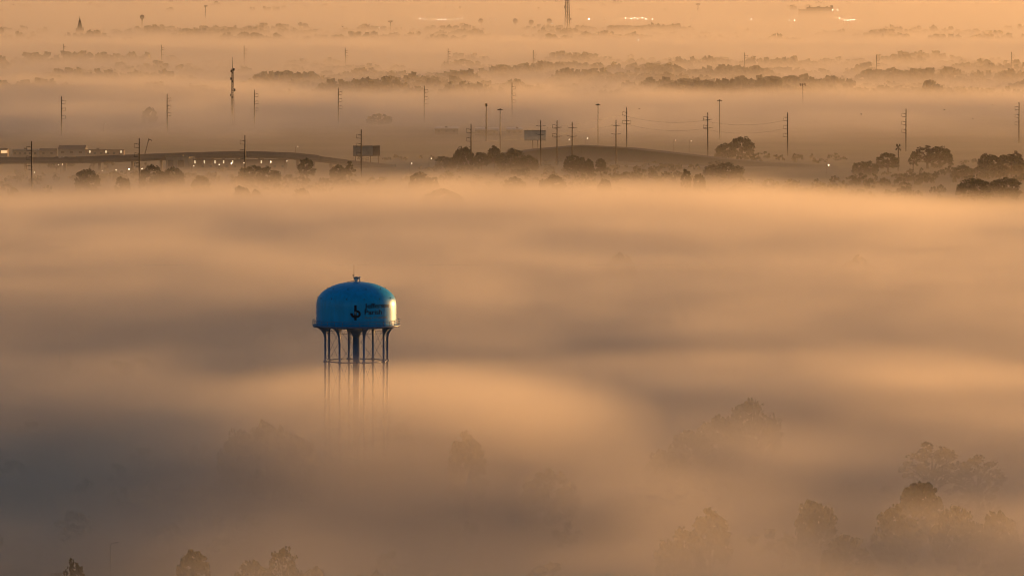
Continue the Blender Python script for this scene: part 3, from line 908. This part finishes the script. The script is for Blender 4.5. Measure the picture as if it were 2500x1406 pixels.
trees = [
 # foreground
 ('oak', 655, 1024, 170, 22, 'broad dark crown below and left of the water tower legs', GF), ('oak', 585, 1050, 120, 19, 'lower crown leaning out left of the broad foreground crown', GF),
 ('oak', 720, 1052, 110, 19, 'crown at the right flank of the broad foreground crown', GF),
 ('tall', 1140, 1053, 105, 22, 'single round crown right of the water tower, in brown fog', GF),
 ('tall', 975, 1030, 80, 15, 'faint crown just right of the water tower base', GF),
 ('oak', 1835, 980, 140, 20, 'topmost faint crown of the large group right of centre', GF), ('oak', 1755, 1012, 150, 18, 'second crown of the large faint group right of centre', GF),
 ('oak', 1690, 1048, 130, 16, 'third crown down of the large faint group right of centre', GF), ('oak', 1630, 1092, 120, 14, 'lowest left crown of the large faint group right of centre', GF),
 ('bare', 2275, 1078, 170, 19, 'ragged half bare crown in the fog at right', GF), ('bare', 2390, 1105, 140, 17, 'ragged half bare crown near the right edge', GF),
 ('tall', 2245, 1167, 115, 19, 'tall round crown standing over the row at lower right', GF), ('oak', 2190, 1238, 120, 15, 'leftmost low crown of the dark row at lower right', GF),
 ('oak', 2340, 1229, 130, 16, 'peaked dark crown in the middle of the row at lower right', GF), ('oak', 2440, 1248, 110, 15, 'small dark crown at the right end of the lower right row', GF),
 ('oak', 1990, 1214, 110, 16, 'round faint crown left of the lower right row', GF), ('tall', 1735, 1240, 110, 17, 'pale round crown low in the fog right of centre', GF),
 ('oak', 1660, 1292, 120, 14, 'low faint crown left of the pale round crown', GF), ('oak', 2070, 1300, 130, 13, 'low faint crown under the round faint crown', GF),
 ('bare', 180, 1362, 70, 16, 'small ragged tree at the bottom edge far left', GF), ('tall', 475, 1342, 95, 16, 'dark clump at the bottom edge left of centre', GF),
 ('bare', 690, 1326, 90, 17, 'thin branched tree at the bottom edge', GF), ('oak', 620, 1368, 100, 13, 'dark low crown at the bottom edge beside the thin branched tree', GF),
 ('oak', 760, 1376, 80, 12, 'low crown at the bottom edge right of the thin branched tree', GF),
 ('oak', 1340, 1150, 140, 14, 'very faint crown in the fog below centre', GF),
 # main bank
 ('oak', 1080, 459, 115, 15, 'wide pale crown sunk in fog below the oak clump', GM), ('oak', 1022, 421, 58, 14, 'dark domed crown in fog left of the pale wide crown', GM), ('tall', 1056, 430, 34, 13, 'small crown right of the dark domed crown', GM),
 ('oak', 590, 451, 44, 14, 'dark domed crown deep in fog under the third power pole', GM), ('oak', 622, 464, 44, 12, 'pale crown behind the dome under the third pole', GM), ('oak', 735, 458, 56, 13, 'very pale crown in fog right of the domed one', GM),
 ('oak', 212, 413, 66, 14, 'dark crown among street lamps at left', GM), ('oak', 300, 429, 40, 12, 'small flat crown left of the second power pole', GM),
 ('oak', 370, 404, 60, 14, 'left crown of the clump at the second power pole', GM), ('oak', 420, 407, 64, 13, 'right crown of the clump at the second power pole', GM),
 ('oak', 490, 429, 50, 12, 'small dark dome in fog right of the second pole clump', GM), ('oak', 612, 402, 70, 13, 'crown at the foot of the third power pole', GM), ('oak', 655, 408, 60, 12, 'low crown right of the third power pole', GM),
 ('tall', 748, 386, 44, 14, 'dim round crown left of the angled billboard', GM), ('cone', 853, 391, 40, 13, 'layered dark tree under the angled billboard', GM), ('oak', 825, 401, 46, 11, 'low crown left of the layered tree', GM),
 ('oak', 1476, 437, 40, 12, 'small crown alone in fog below the embankment', GM), ('tall', 1675, 413, 28, 14, 'narrow dark tree in fog below the ramp', GM), ('oak', 1708, 422, 34, 12, 'small crown right of the narrow dark tree', GM),
 ('oak', 1350, 428, 64, 12, 'pale crown in fog below the twin clump', GM), ('oak', 1255, 430, 60, 11, 'pale low crown in fog left of the pale one', GM), ('oak', 2380, 436, 90, 13, 'olive crown in fog at right', GM), ('oak', 2450, 432, 90, 12, 'olive crown in fog at the right edge', GM),
 ('oak', 1512, 622, 90, 19, 'tiny dim crown alone in the wide fog right of centre', GM), ('oak', 2095, 622, 110, 21, 'dim peaked crown alone in the wide fog at right', GM),
 # clearing
 ('oak', 1131, 359, 58, 15, 'dark oak left of the fifth power pole', GB), ('oak', 1088, 380, 52, 9, 'low crown at the left end of the dark oak clump', GB), ('tall', 1175, 370, 38, 12, 'crown right of the fifth power pole', GB),
 ('tall', 1207, 356, 40, 15, 'upright dark tree in the middle clump', GB), ('oak', 1248, 364, 72, 14, 'wide dark tree right of the upright one', GB), ('oak', 1292, 378, 50, 11, 'low dark tree at the right end of the middle clump', GB),
 ('tall', 1398, 378, 42, 13, 'left dark tree of the clump below the embankment', GB), ('tall', 1416, 382, 34, 12, 'second dark tree of the clump below the embankment', GB), ('tall', 1438, 388, 30, 11, 'third dark tree of the clump below the embankment', GB), ('tall', 1466, 387, 28, 11, 'round bush right of the embankment clump', GB),
 ('oak', 1812, 334, 66, 14, 'pale tall crown above the ramp at right', GB), ('oak', 1772, 348, 58, 11, 'lower pale crown left of the tall one above the ramp', GB), ('oak', 1780, 398, 70, 10, 'dark low crown at the foot of the ramp', GB), ('oak', 1740, 401, 50, 8, 'low bush left of the crown at the ramp foot', GB),
 # right
 ('tall', 2168, 371, 58, 13, 'dark tree left of the palm', GR), ('cone', 2230, 367, 34, 13, 'layered tree right of the palm', GR), ('bare', 2265, 356, 80, 15, 'pale bare crowned tree right of the palm', GR), ('oak', 2295, 358, 70, 14, 'large dark crown right of the palm', GR),
 ('oak', 2100, 393, 44, 9, 'flat topped hedge like tree left of the palm', GR), ('oak', 2125, 394, 40, 9, 'second flat topped tree left of the palm', GR), ('oak', 2350, 402, 60, 9, 'low crowns before the dark wood at right', GR),
 ('oak', 2420, 378, 70, 14, 'dark crown leading the wood at the right edge', GR), ('oak', 2470, 374, 80, 15, 'darkest crown at the right edge', GR), ('bare', 2405, 372, 36, 14, 'bare twiggy tree left of the darkest crown', GR), ('bare', 2482, 368, 36, 15, 'bare twiggy top over the darkest crown', GR),
 # distance
 ('oak', 365, 263, 38, 14, 'round treetop alone in fog below the second line of poles', GL), ('tall', 295, 151, 38, 15, 'round treetop in the far layer at left', GL), ('oak', 420, 134, 44, 15, 'domed treetop on the far ridge at left', GL),
 ('oak', 600, 163, 40, 14, 'domed treetop right of the slim mast', GL), ('oak', 1174, 187, 34, 13, 'small dark domed treetop in the far layer', GL), ('cone', 1540, 130, 34, 17, 'stepped tall treetop on the far ridge', GL), ('oak', 1566, 143, 34, 15, 'crown right of the stepped treetop', GL),
 ('oak', 1942, 146, 26, 15, 'small treetop under the office block', GL), ('tall', 1762, 177, 34, 14, 'small peaked treetop in the far layer right of centre', GL), ('oak', 2095, 143, 60, 15, 'wide treetop on the rise at right', GL), ('oak', 2285, 168, 90, 15, 'long dark crown in the far layer at right', GL),
 ('oak', 925, 279, 90, 9, 'pale broad crown in mist above the angled billboard', GL), ('oak', 1250, 165, 90, 14, 'long dark crown in the far layer at centre', GL),
 ('oak', 800, 172, 44, 13, 'dark low crown in the far layer left of centre', GL), ('oak', 330, 170, 60, 12, 'low crown under the round far treetop', GL), ('oak', 1060, 180, 60, 12, 'low flat crown in the far layer near centre', GL),
]
for t_ in trees: place_tree(*t_)
# the palm
p = at(2193, 352, 17.5)
pl = empty('palm_tree', (p.x, p.y, 0))
tag(pl, 'fan palm standing above the dark trees at right', 'palm tree')
MB().tube([(0, 0, 0), (0.15, 0, 8), (0, 0, 15.2)], [0.36, 0.3, 0.34], 8).build('trunk', M['bark'], pl)
for i in range(30):
    a = i * 2.4
    el = math.radians(-50 + 130 * ((i * 7) % 30) / 30)
    L_ = random.uniform(2.5, 3.3)
    d = Vector((math.cos(a) * math.cos(el), math.sin(a) * math.cos(el), math.sin(el)))
    s_ = Vector((-math.sin(a), math.cos(a), 0))
    b0 = Vector((0, 0, 15.2))
    fr = MB()
    v = [b0, b0 + d * L_ * 0.45]
    fr.tube(v, 0.05, 4)
    c = v[1]
    for k in range(-3, 4):
        e = c + (d * math.cos(k * 0.33) + s_ * math.sin(k * 0.33)) * L_ * 0.55 - Vector((0, 0, 0.12 * abs(k)))
        n_ = (e - c).cross(Vector((0, 0, 1)))
        n_ = n_.normalized() * 0.26 if n_.length > 1e-3 else Vector((0.12, 0, 0))
        fr.add([c - n_ * 0.4, c + n_ * 0.4, (c + e) / 2 + n_, e, (c + e) / 2 - n_], [(0, 1, 2, 3, 4)])
    fr.build('frond', M['palm'], pl)

T256 = np.random.default_rng(9).random((256, 256))
def vnoise(x, y):
    xi, yi = np.floor(x).astype(int), np.floor(y).astype(int)
    fx, fy = x - xi, y - yi
    fx = fx * fx * fx * (fx * (fx * 6 - 15) + 10)
    fy = fy * fy * fy * (fy * (fy * 6 - 15) + 10)
    h = lambda a, b: T256[a % 256, b % 256]
    return (h(xi, yi) * (1 - fx) + h(xi + 1, yi) * fx) * (1 - fy) + (h(xi, yi + 1) * (1 - fx) + h(xi + 1, yi + 1) * fx) * fy
def fbm(x, y, o=4):
    s_, a, t = 0, 0.5, 0
    for k in range(o):
        s_ = s_ + a * vnoise(x + 17.3 * k, y + 5.1 * k)
        t += a
        a *= 0.5
        x, y = x * 2.03, y * 2.03
    return s_ / t
# woods that read as one mass
def woodland(label, spots, seed, hmin=9, hmax=15):
    rng = np.random.default_rng(seed)
    base = []
    for s_ in range(4):
        pts = crown_points(np.random.default_rng(100 + s_), 11, 7, 1.0, 0.62, 0.5, 0.5)
        base.append(cards(pts, rng.uniform(0.13, 0.25, size=len(pts)), rng))
    vv = []
    for (x, y) in spots:
        hn = fbm(np.array([x / 75.0 + 31]), np.array([y / 150.0 + 8]), 3)[0]
        h = hmin + (hmax - hmin) * min(max((hn - 0.3) / 0.4, 0), 1) ** 1.6 * rng.uniform(0.75, 1.05)
        wd_ = h * rng.uniform(0.55, 1.0)
        b = base[rng.integers(4)]
        a = rng.uniform(0, 6.28)
        c, s_ = math.cos(a), math.sin(a)
        q = np.empty_like(b)
        q[:, 0] = x + wd_ * (b[:, 0] * c - b[:, 1] * s_)
        q[:, 1] = y + wd_ * (b[:, 0] * s_ + b[:, 1] * c)
        q[:, 2] = np.maximum(b[:, 2] * h * 0.92, 0.3)
        vv.append(q)
    vv = np.concatenate(vv)
    o = link('woodland', np_mesh('woodland', vv, np.arange(len(vv)).reshape(-1, 4)), M['leaf'])
    tag(o, label, 'woods', kind='stuff')
def scatter(n_, y0, y1, seed, thr=0.5, wide=1.25, keep=None):
    rng = np.random.default_rng(seed)
    out = []
    while len(out) < n_:
        y = rng.uniform(y0, y1)
        hw = y * 1250 / F * wide + 40
        x = rng.uniform(-hw, hw)
        if fbm(np.array([x / 90.0]), np.array([y / 160.0]), 3)[0] < thr: continue
        if keep and not keep(x, y): continue
        out.append((x, y))
    return out
def clear_of_road(x, y):
    d1 = y - np.interp(x, [q[0] for q in over], [q[1] for q in over])
    d2 = y - np.interp(x, [q[0] for q in emb], [q[1] for q in emb])
    inside1, inside2 = over[0][0] < x < over[-1][0], emb[0][0] < x < emb[-1][0]
    if inside1 and -14 < d1 < 16: return False
    if inside2 and -30 < d2 < 34: return False
    if x < 0 and 3880 < y < 4400: return fbm(np.array([x / 30.0]), np.array([y / 60.0]), 2)[0] > 0.58
    return True
woodland('low trees and shrubs filling the town beneath the foreground fog', scatter(140, 1250, 2300, 21, 0.42, 1.3, lambda x, y: (x - TW.x) ** 2 + (y - TW.y) ** 2 > 900), 1, 4, 7)
woodland('dark low trees filling the clearing behind the main fog bank', scatter(900, 3520, 4200, 22, 0.43, 1.2, clear_of_road), 2, 2.2, 4.8)
woodland('misty wooded band in the middle distance', scatter(4300, 5600, 7100, 23, 0.30, 1.15), 3, 6, 18)
woodland('pale wooded ridge far beyond the second fog layer', scatter(2600, 8200, 9400, 24, 0.30, 1.12), 4, 6, 19)
woodland('faint woods on the last ridge before the haze', scatter(500, 11500, 14500, 25, 0.40, 1.1), 5, 6, 19)

# ------------------------------------------------------------------ street lamps
lm_pole = MB().tube([(0, 0, 0), (0, 0, 7.4), (0.35, -0.1, 8.0), (1.3, -0.3, 8.2)], [0.11, 0.08, 0.06, 0.05], 6).mesh('pole'); lm_pole.materials.append(M['steel'])
lm_head = MB().box((1.55, -0.35, 8.2), (0.8, 0.35, 0.16)).mesh('lamp_housing'); lm_head.materials.append(M['dark'])
lm_bulb = MB().lathe([(0.0, -0.3), (0.22, -0.2), (0.32, 0.0), (0.22, 0.2), (0.0, 0.3)], 8).mesh('lamp_bulb'); lm_bulb.materials.append(M['lamp'])
lm_far = lm_bulb.copy(); lm_far.materials[0] = M['farlamp']
def street_lamp(px, py, label, group, size=1.0, tall=1.0):
    p = at(px, py, 8.0 * tall)
    root = empty('street_lamp', (p.x - 1.55, p.y + 0.35, 0))
    tag(root, label, 'street lamp', group)
    root.scale = (1, 1, tall)
    link('pole', lm_pole, None, root)
    link('lamp_housing', lm_head, None, root)
    b = link('lamp_bulb', lm_bulb if tall < 2 else lm_far, None, root, (1.55, -0.45, 7.95))
    b.scale = (size, size, size / tall)
GA, GC, GD = 'street lamps lit at left', 'street lamps lit in the clearing', 'row of far lights near the top edge'
for x, y, l, s_ in [(103, 388, 'brightest street lamp, right of the leftmost power pole', 1.2), (143, 402, 'left of a faint pair of lamps under the overpass', 0.6), (153, 401, 'right of a faint pair of lamps under the overpass', 0.6),
                    (84, 421, 'faint lamp at the foot of the leftmost power pole', 0.8), (221, 418, 'lamp in front of the dark crown at left', 0.9), (250, 417, 'second lamp of the row leading to the second power pole', 0.8),
                    (284, 415, 'third lamp of the row leading to the second power pole', 0.9), (315, 413, 'fourth lamp of the row, just left of the second power pole', 1.1), (347, 412, 'lamp just right of the second power pole', 1.0),
                    (421, 379, 'lamp above the small flat roofed block', 0.8), (473, 405, 'faint lamp at the right corner of the small flat roofed block', 0.6), (535, 402, 'faint lamp below the third wall lamp', 0.6),
                    (565, 399, 'bright lamp left of the third power pole', 1.1), (596, 398, 'lamp touching the third power pole', 0.9), (661, 395, 'lamp below the last wall lamp of the strip', 0.9), (700, 393, 'lamp right of the strip building', 0.9), (258, 302, 'single lamp alone in mist above the buildings', 0.8)]:
    street_lamp(x, y, l, GA, s_)
for x, y, l, s_ in [(1005, 399, 'single lamp left of the dark oak clump', 0.9), (1390, 341, 'lamp right of the plain billboard', 1.0), (1434, 338, 'lamp above the embankment crest', 1.0), (1649, 342, 'left lamp of a pair right of the tall pole', 0.9),
                    (1688, 344, 'right lamp of a pair left of the double armed pole', 1.0), (2023, 403, 'lone bright lamp in the dark wood left of the palm', 1.2), (1053, 387, 'faint lamp at the left of the oak clump', 0.6), (727, 358, 'faint lamp in mist left of the angled billboard', 0.7)]:
    street_lamp(x, y, l, GC, s_)
for x, y, s_ in [(1025, 46, 3.4), (1037, 48, 2.0), (1070, 48, 2.0), (1078, 48, 2.2), (1087, 48, 2.0), (1108, 49, 1.6), (1118, 46, 1.8), (1127, 46, 2.2), (1198, 48, 2.2), (1209, 47, 2.0), (1347, 58, 2.2), (926, 68, 2.0), (1003, 68, 1.8), (1438, 47, 2.6), (1478, 47, 2.2),
                 (1527, 45, 2.4), (1541, 46, 2.2), (1549, 44, 2.4), (1557, 47, 2.0), (1568, 44, 2.4), (1577, 47, 2.0), (1593, 47, 1.8), (1688, 48, 2.0), (1790, 50, 1.8), (1834, 48, 2.4), (1928, 50, 1.8), (1940, 50, 2.0), (2033, 25, 2.6), (2045, 25, 2.0), (2049, 45, 2.2),
                 (2062, 50, 2.0), (2070, 50, 2.2), (2077, 49, 2.2), (2084, 49, 2.4), (1558, 98, 1.6)]:
    if x < 1030: l = {1025: 'bright light at the left end of the far row left of the lattice tower', 926: 'lone light on the far ridge, left of two', 1003: 'lone light on the far ridge, right of two'}[x]
    elif x < 1190: l = 'tiny light in the far row left of the lattice tower'
    elif x < 1300: l = 'tiny light of the pair between two far tanks left of the lattice tower'
    elif 1500 < x < 1600 and y < 60: l = 'tiny light in the dense far cluster right of the lattice tower'
    elif x > 2060: l = 'tiny light in the short bright dash right of the office block'
    else: l = {1347: 'light touching the left of the lattice tower', 1438: 'first single light right of the lattice tower', 1478: 'second single light right of the lattice tower', 1558: 'single light low in the third fog layer at centre right',
               1688: 'single light right of the dense far cluster', 1790: 'fainter single light left of a brighter one, above the long warehouse', 1834: 'brighter single light above the long warehouse',
               1928: 'left light of a faint pair before the office block', 1940: 'right light of a faint pair before the office block', 2033: 'light at the right roof corner of the office block',
               2045: 'light just right of the office block roof corner', 2049: 'light at the foot of the office block, right side'}[x]
    street_lamp(x, y, l, GD, s_ * 0.8, 3.0)
for x, y, l in [(1912, 907, 'single pinprick light in the bright wisp right of centre'), (2095, 1371, 'single pinprick light near the lower right'), (285, 1326, 'single pinprick light at lower left')]:
    street_lamp(x, y, l, 'lone lights in the near fog', 0.16)

# ------------------------------------------------------------------ birds
def bird(px, py, dist, label, size=0.5, flap=0.4):
    cp, sp_ = math.cos(PITCH), math.sin(PITCH)
    u, v_ = (px - 1250) / F, -(py - 703) / F
    d = Vector((u, cp + v_ * sp_, -sp_ + v_ * cp))
    root = empty('bird', Vector((0, 0, H)) + d * dist, random.uniform(0, 3))
    tag(root, label, 'bird', 'birds flying over the fog')
    MB().tube([(-0.5 * size, 0, 0), (-0.3 * size, 0, 0.02), (0, 0, 0.04), (0.32 * size, 0, 0.05), (0.5 * size, 0, 0.07), (0.62 * size, 0, 0.05)],
              [0.03 * size, 0.1 * size, 0.17 * size, 0.14 * size, 0.08 * size, 0.01], 8).build('body', M['feather'], root)
    for s_ in (-1, 1):
        MB().add([(0.2 * size, 0.1 * size * s_, 0.05), (-0.2 * size, 0.1 * size * s_, 0.05), (-0.25 * size, 0.6 * size * s_, flap * size * 0.6), (0.12 * size, 0.65 * size * s_, flap * size * 0.6), (-0.25 * size, 1.15 * size * s_, flap * size * 0.7)],
                 [(0, 1, 2, 3), (3, 2, 4)]).build('wing', M['feather'], root)
for a_ in [(2103, 280, 800, 'largest dark bird, above the palm tree at right', 0.32), (2306, 269, 900, 'bird at right above the large dark crown', 0.28), (2375, 291, 950, 'small bird low at far right', 0.2), (2424, 258, 1100, 'faint bird near the right edge', 0.28),
           (1561, 266, 900, 'bird just right of the tall embankment pole', 0.28), (836, 66, 900, 'bird in the mist at upper left of centre', 0.26), (32, 12, 1200, 'faint bird in the top left corner', 0.3)]:
    bird(*a_)

# ------------------------------------------------------------------ ground fog: uneven bank with its own density grid
X0, X1, Y0, Y1, Z1 = -1300, 1650, 950, 16700, 50
nx, ny, nz = 296, 1051, 20
xs, ys = np.linspace(X0, X1, nx), np.linspace(Y0, Y1, ny)
gx, gy = np.meshgrid(xs, ys, indexing='ij')
# fog top by distance: hollows and banks
prof = [(950, 15, 1.1), (1250, 18, 1.1), (1450, 21, 1.05), (1600, 22.5, 1.0), (1700, 24, 1.0), (1800, 26, 1.1), (1930, 26.8, 1.0), (2080, 27.5, 1.1), (2200, 27.5, 1.1), (2450, 26.5, 1.1), (2850, 26.5, 1.2), (3000, 23, 1.1),
        (3200, 17, 1.0), (3370, 12.5, .75), (3520, 9.5, .45), (3680, 6, .2), (3900, 4, .06), (4500, 3, .05), (4750, 7, .3), (5000, 14, .7), (5300, 17, .9), (5600, 14, .7), (5850, 11, .5), (6800, 11, .5),
        (7050, 12, .8), (7400, 17, 1.0), (8000, 15, .9), (8300, 11, .5), (8900, 11, .5), (9200, 13, .8), (10500, 13, .8), (14500, 14, .8)]
prof_y, prof_t, prof_d = zip(*prof)
# the banks' edges wander
wob = (fbm(gx / 380 + 3, gy / 800 + 1, 4) - 0.5) * 2
gy2 = gy + wob * np.interp(gy, [950, 1600, 3000, 5000, 14500], [120, 160, 260, 600, 1000])
top = np.interp(gy2, prof_y, prof_t)
den = np.interp(gy2, prof_y, prof_d)
n1 = fbm(gx / 150, gy / 230, 4)
n2 = fbm(gx / 60 + 40, gy / 140 + 7, 4)
n3 = fbm((gx + 0.35 * gy) / 44 + 11, (gy - 0.5 * gx) / 80 + 3, 4)
amp = np.interp(gy, [950, 1500, 1650, 2250, 3000, 3300, 14500], [0.8, 0.8, 0.32, 0.22, 0.30, 1.0, 1.1])
top = top * (1 + amp * (0.75 * (n1 - 0.5) + 0.36 * (n2 - 0.5) + np.where(gy < 2300, 0.6, 0.4) * (n3 - 0.5)))
den = den * (0.15 + 0.9 * fbm(gx / 170 + 50, gy / 300 + 9, 4) + 0.4 * n2 + 0.4 * n3)
def blob(x, y, sx, sy): return np.exp(-((gx - x) / sx) ** 2 - ((gy - y) / sy) ** 2)
left = 1 / (1 + np.exp((gx + 45) / 28)) / (1 + np.exp((gy - 2030) / 45))
top *= 1 - 0.26 * left                      # a lower, shaded basin at left
b = blob(TW.x + 16, TW.y - 75, 110, 210)    # fog heaped round the tower's legs
b2 = 0.8 * blob(120, 1700, 200, 120)
top = np.maximum(np.maximum(top, 36.0 * b), 34 * b2)
den = den + 1.2 * np.maximum(b, b2)
den *= 1 - 0.6 * blob(-120, 1330, 90, 160)  # thin, dark corner low at left
den *= 1 - 0.6 * blob(-95, 1640, 32, 90) - 0.6 * blob(108, 1440, 42, 60)
den *= 1 - 0.45 * blob(62, 1650, 40, 80)
hole = blob(280, 3330, 90, 260)
top *= 1 - 0.7 * hole
den *= 1 - 0.6 * hole
den *= 1   # hollows round the foreground trees
hole = blob(at(2000, 45).x, 10500, 180, 1000)
top *= 1 - 0.85 * hole
den *= 1 - 0.5 * hole
den = den + 0.9 * blob(150, 1330, 40, 60)   # bright patch low at right
den = den + 1.1 * blob(75, 1790, 70, 45) + 0.5 * blob(150, 1760, 60, 45)
top = np.clip(top, 1.0, 46)
den = np.clip(den, 0.05, 2.5)
idx = np.arange(nx * ny).reshape(nx, ny)
q = np.stack([idx[:-1, :-1], idx[1:, :-1], idx[1:, 1:], idx[:-1, 1:]], -1).reshape(-1, 4)
fog_m = np_mesh('fog', np.stack([gx.ravel(), gy.ravel(), top.ravel()], 1), q)
at_ = fog_m.attributes.new('dens', 'FLOAT', 'POINT')
at_.data.foreach_set('value', den.ravel().astype(np.float32))
fog_mat = volume_mat('ground_fog', 0.011, (1.0, 0.945, 0.90), 0.66, 'density')
fog = link('fog', fog_m, fog_mat)
tag(fog, 'drifting banks of low ground fog over the town', 'fog', kind='stuff')
G = bpy.data.node_groups.new('fog_density', 'GeometryNodeTree')
G.interface.new_socket('Geometry', in_out='INPUT', socket_type='NodeSocketGeometry')
G.interface.new_socket('Geometry', in_out='OUTPUT', socket_type='NodeSocketGeometry')
N, L = G.nodes.new, G.links.new
gi, go = N('NodeGroupInput'), N('NodeGroupOutput')
pos, sep = N('GeometryNodeInputPosition'), N('ShaderNodeSeparateXYZ')
L(pos.outputs[0], sep.inputs[0])
def mth(op, *args):
    n_ = N('ShaderNodeMath')
    n_.operation = op
    for i, v_ in enumerate(args):
        if isinstance(v_, (int, float)): n_.inputs[i].default_value = v_
        else: L(v_, n_.inputs[i])
    return n_.outputs[0]
x_, y_, z_ = sep.outputs
ix = mth('ROUND', mth('MULTIPLY', mth('SUBTRACT', x_, X0), (nx - 1) / (X1 - X0)))
iy = mth('ROUND', mth('MULTIPLY', mth('SUBTRACT', y_, Y0), (ny - 1) / (Y1 - Y0)))
ii = mth('MULTIPLY_ADD', ix, ny, iy)
def samp(field):
    s_ = N('GeometryNodeSampleIndex')
    s_.data_type = 'FLOAT'
    s_.domain = 'POINT'
    s_.clamp = True
    L(gi.outputs[0], s_.inputs['Geometry'])
    L(field, s_.inputs['Value'])
    L(ii, s_.inputs['Index'])
    return s_.outputs[0]
na = N('GeometryNodeInputNamedAttribute')
na.data_type = 'FLOAT'
na.inputs[0].default_value = 'dens'
f_top, f_den = samp(z_), samp(na.outputs[0])
noi, mp = N('ShaderNodeTexNoise'), N('ShaderNodeVectorMath')
noi.inputs['Scale'].default_value = 1
noi.inputs['Detail'].default_value = 3
mp.operation = 'MULTIPLY'
L(pos.outputs[0], mp.inputs[0])
mp.inputs[1].default_value = (1 / 70, 1 / 110, 1 / 16)
L(mp.outputs[0], noi.inputs['Vector'])
nzv = mth('SUBTRACT', noi.outputs[0], 0.5)
tt = mth('MULTIPLY_ADD', nzv, mth('MULTIPLY', f_top, 0.5), f_top)
def ramp(y0, y1, a, b):
    n_ = N('ShaderNodeMapRange')
    L(y_, n_.inputs[0])
    for i_, v_ in enumerate((y0, y1, a, b)): n_.inputs[i_ + 1].default_value = v_
    return n_.outputs[0]
soft = ramp(2700, 3200, 1.0, 1.7)
kk = mth('DIVIDE', mth('SUBTRACT', tt, z_), mth('MULTIPLY', mth('MINIMUM', mth('MULTIPLY_ADD', f_top, 0.30, 2.0), 8.0), soft))
mr = N('ShaderNodeMapRange')
mr.interpolation_type = 'SMOOTHSTEP'
L(kk, mr.inputs[0])
mr.inputs[1].default_value = -0.9
mr.inputs[2].default_value = 1.1
bg = mth('ADD', ramp(2800, 3600, 0.004, 0.08), ramp(4250, 6600, 0.0, 0.72))
zf = mth('POWER', mth('SUBTRACT', 1.0, mth('DIVIDE', z_, Z1 + 2)), 3.2)
noi2, mp2 = N('ShaderNodeTexNoise'), N('ShaderNodeVectorMath')
noi2.inputs['Scale'].default_value = 1
noi2.inputs['Detail'].default_value = 4
noi2.inputs['Distortion'].default_value = 0.6
mp2.operation = 'MULTIPLY'
L(pos.outputs[0], mp2.inputs[0])
mp2.inputs[1].default_value = (1 / 46, 1 / 80, 1 / 8)
L(mp2.outputs[0], noi2.inputs['Vector'])
wisp = N('ShaderNodeMapRange')
L(noi2.outputs[0], wisp.inputs[0])
for i_, v_ in enumerate((0.3, 0.7, 0.5, 1.5)): wisp.inputs[i_ + 1].default_value = v_
dd = mth('ADD', mth('MULTIPLY', mth('MULTIPLY', mr.outputs[0], f_den), wisp.outputs[0]), mth('MULTIPLY', bg, zf))
vc = N('GeometryNodeVolumeCube')
L(dd, vc.inputs['Density'])
vc.inputs['Min'].default_value = (X0, Y0, 0.5)
vc.inputs['Max'].default_value = (X1, Y1, Z1)
vc.inputs['Resolution X'].default_value = nx
vc.inputs['Resolution Y'].default_value = ny
vc.inputs['Resolution Z'].default_value = nz
sm = N('GeometryNodeSetMaterial')
sm.inputs['Material'].default_value = fog_mat
L(vc.outputs[0], sm.inputs[0])
L(sm.outputs[0], go.inputs[0])
md = fog.modifiers.new('fog_density', 'NODES')
md.node_group = G
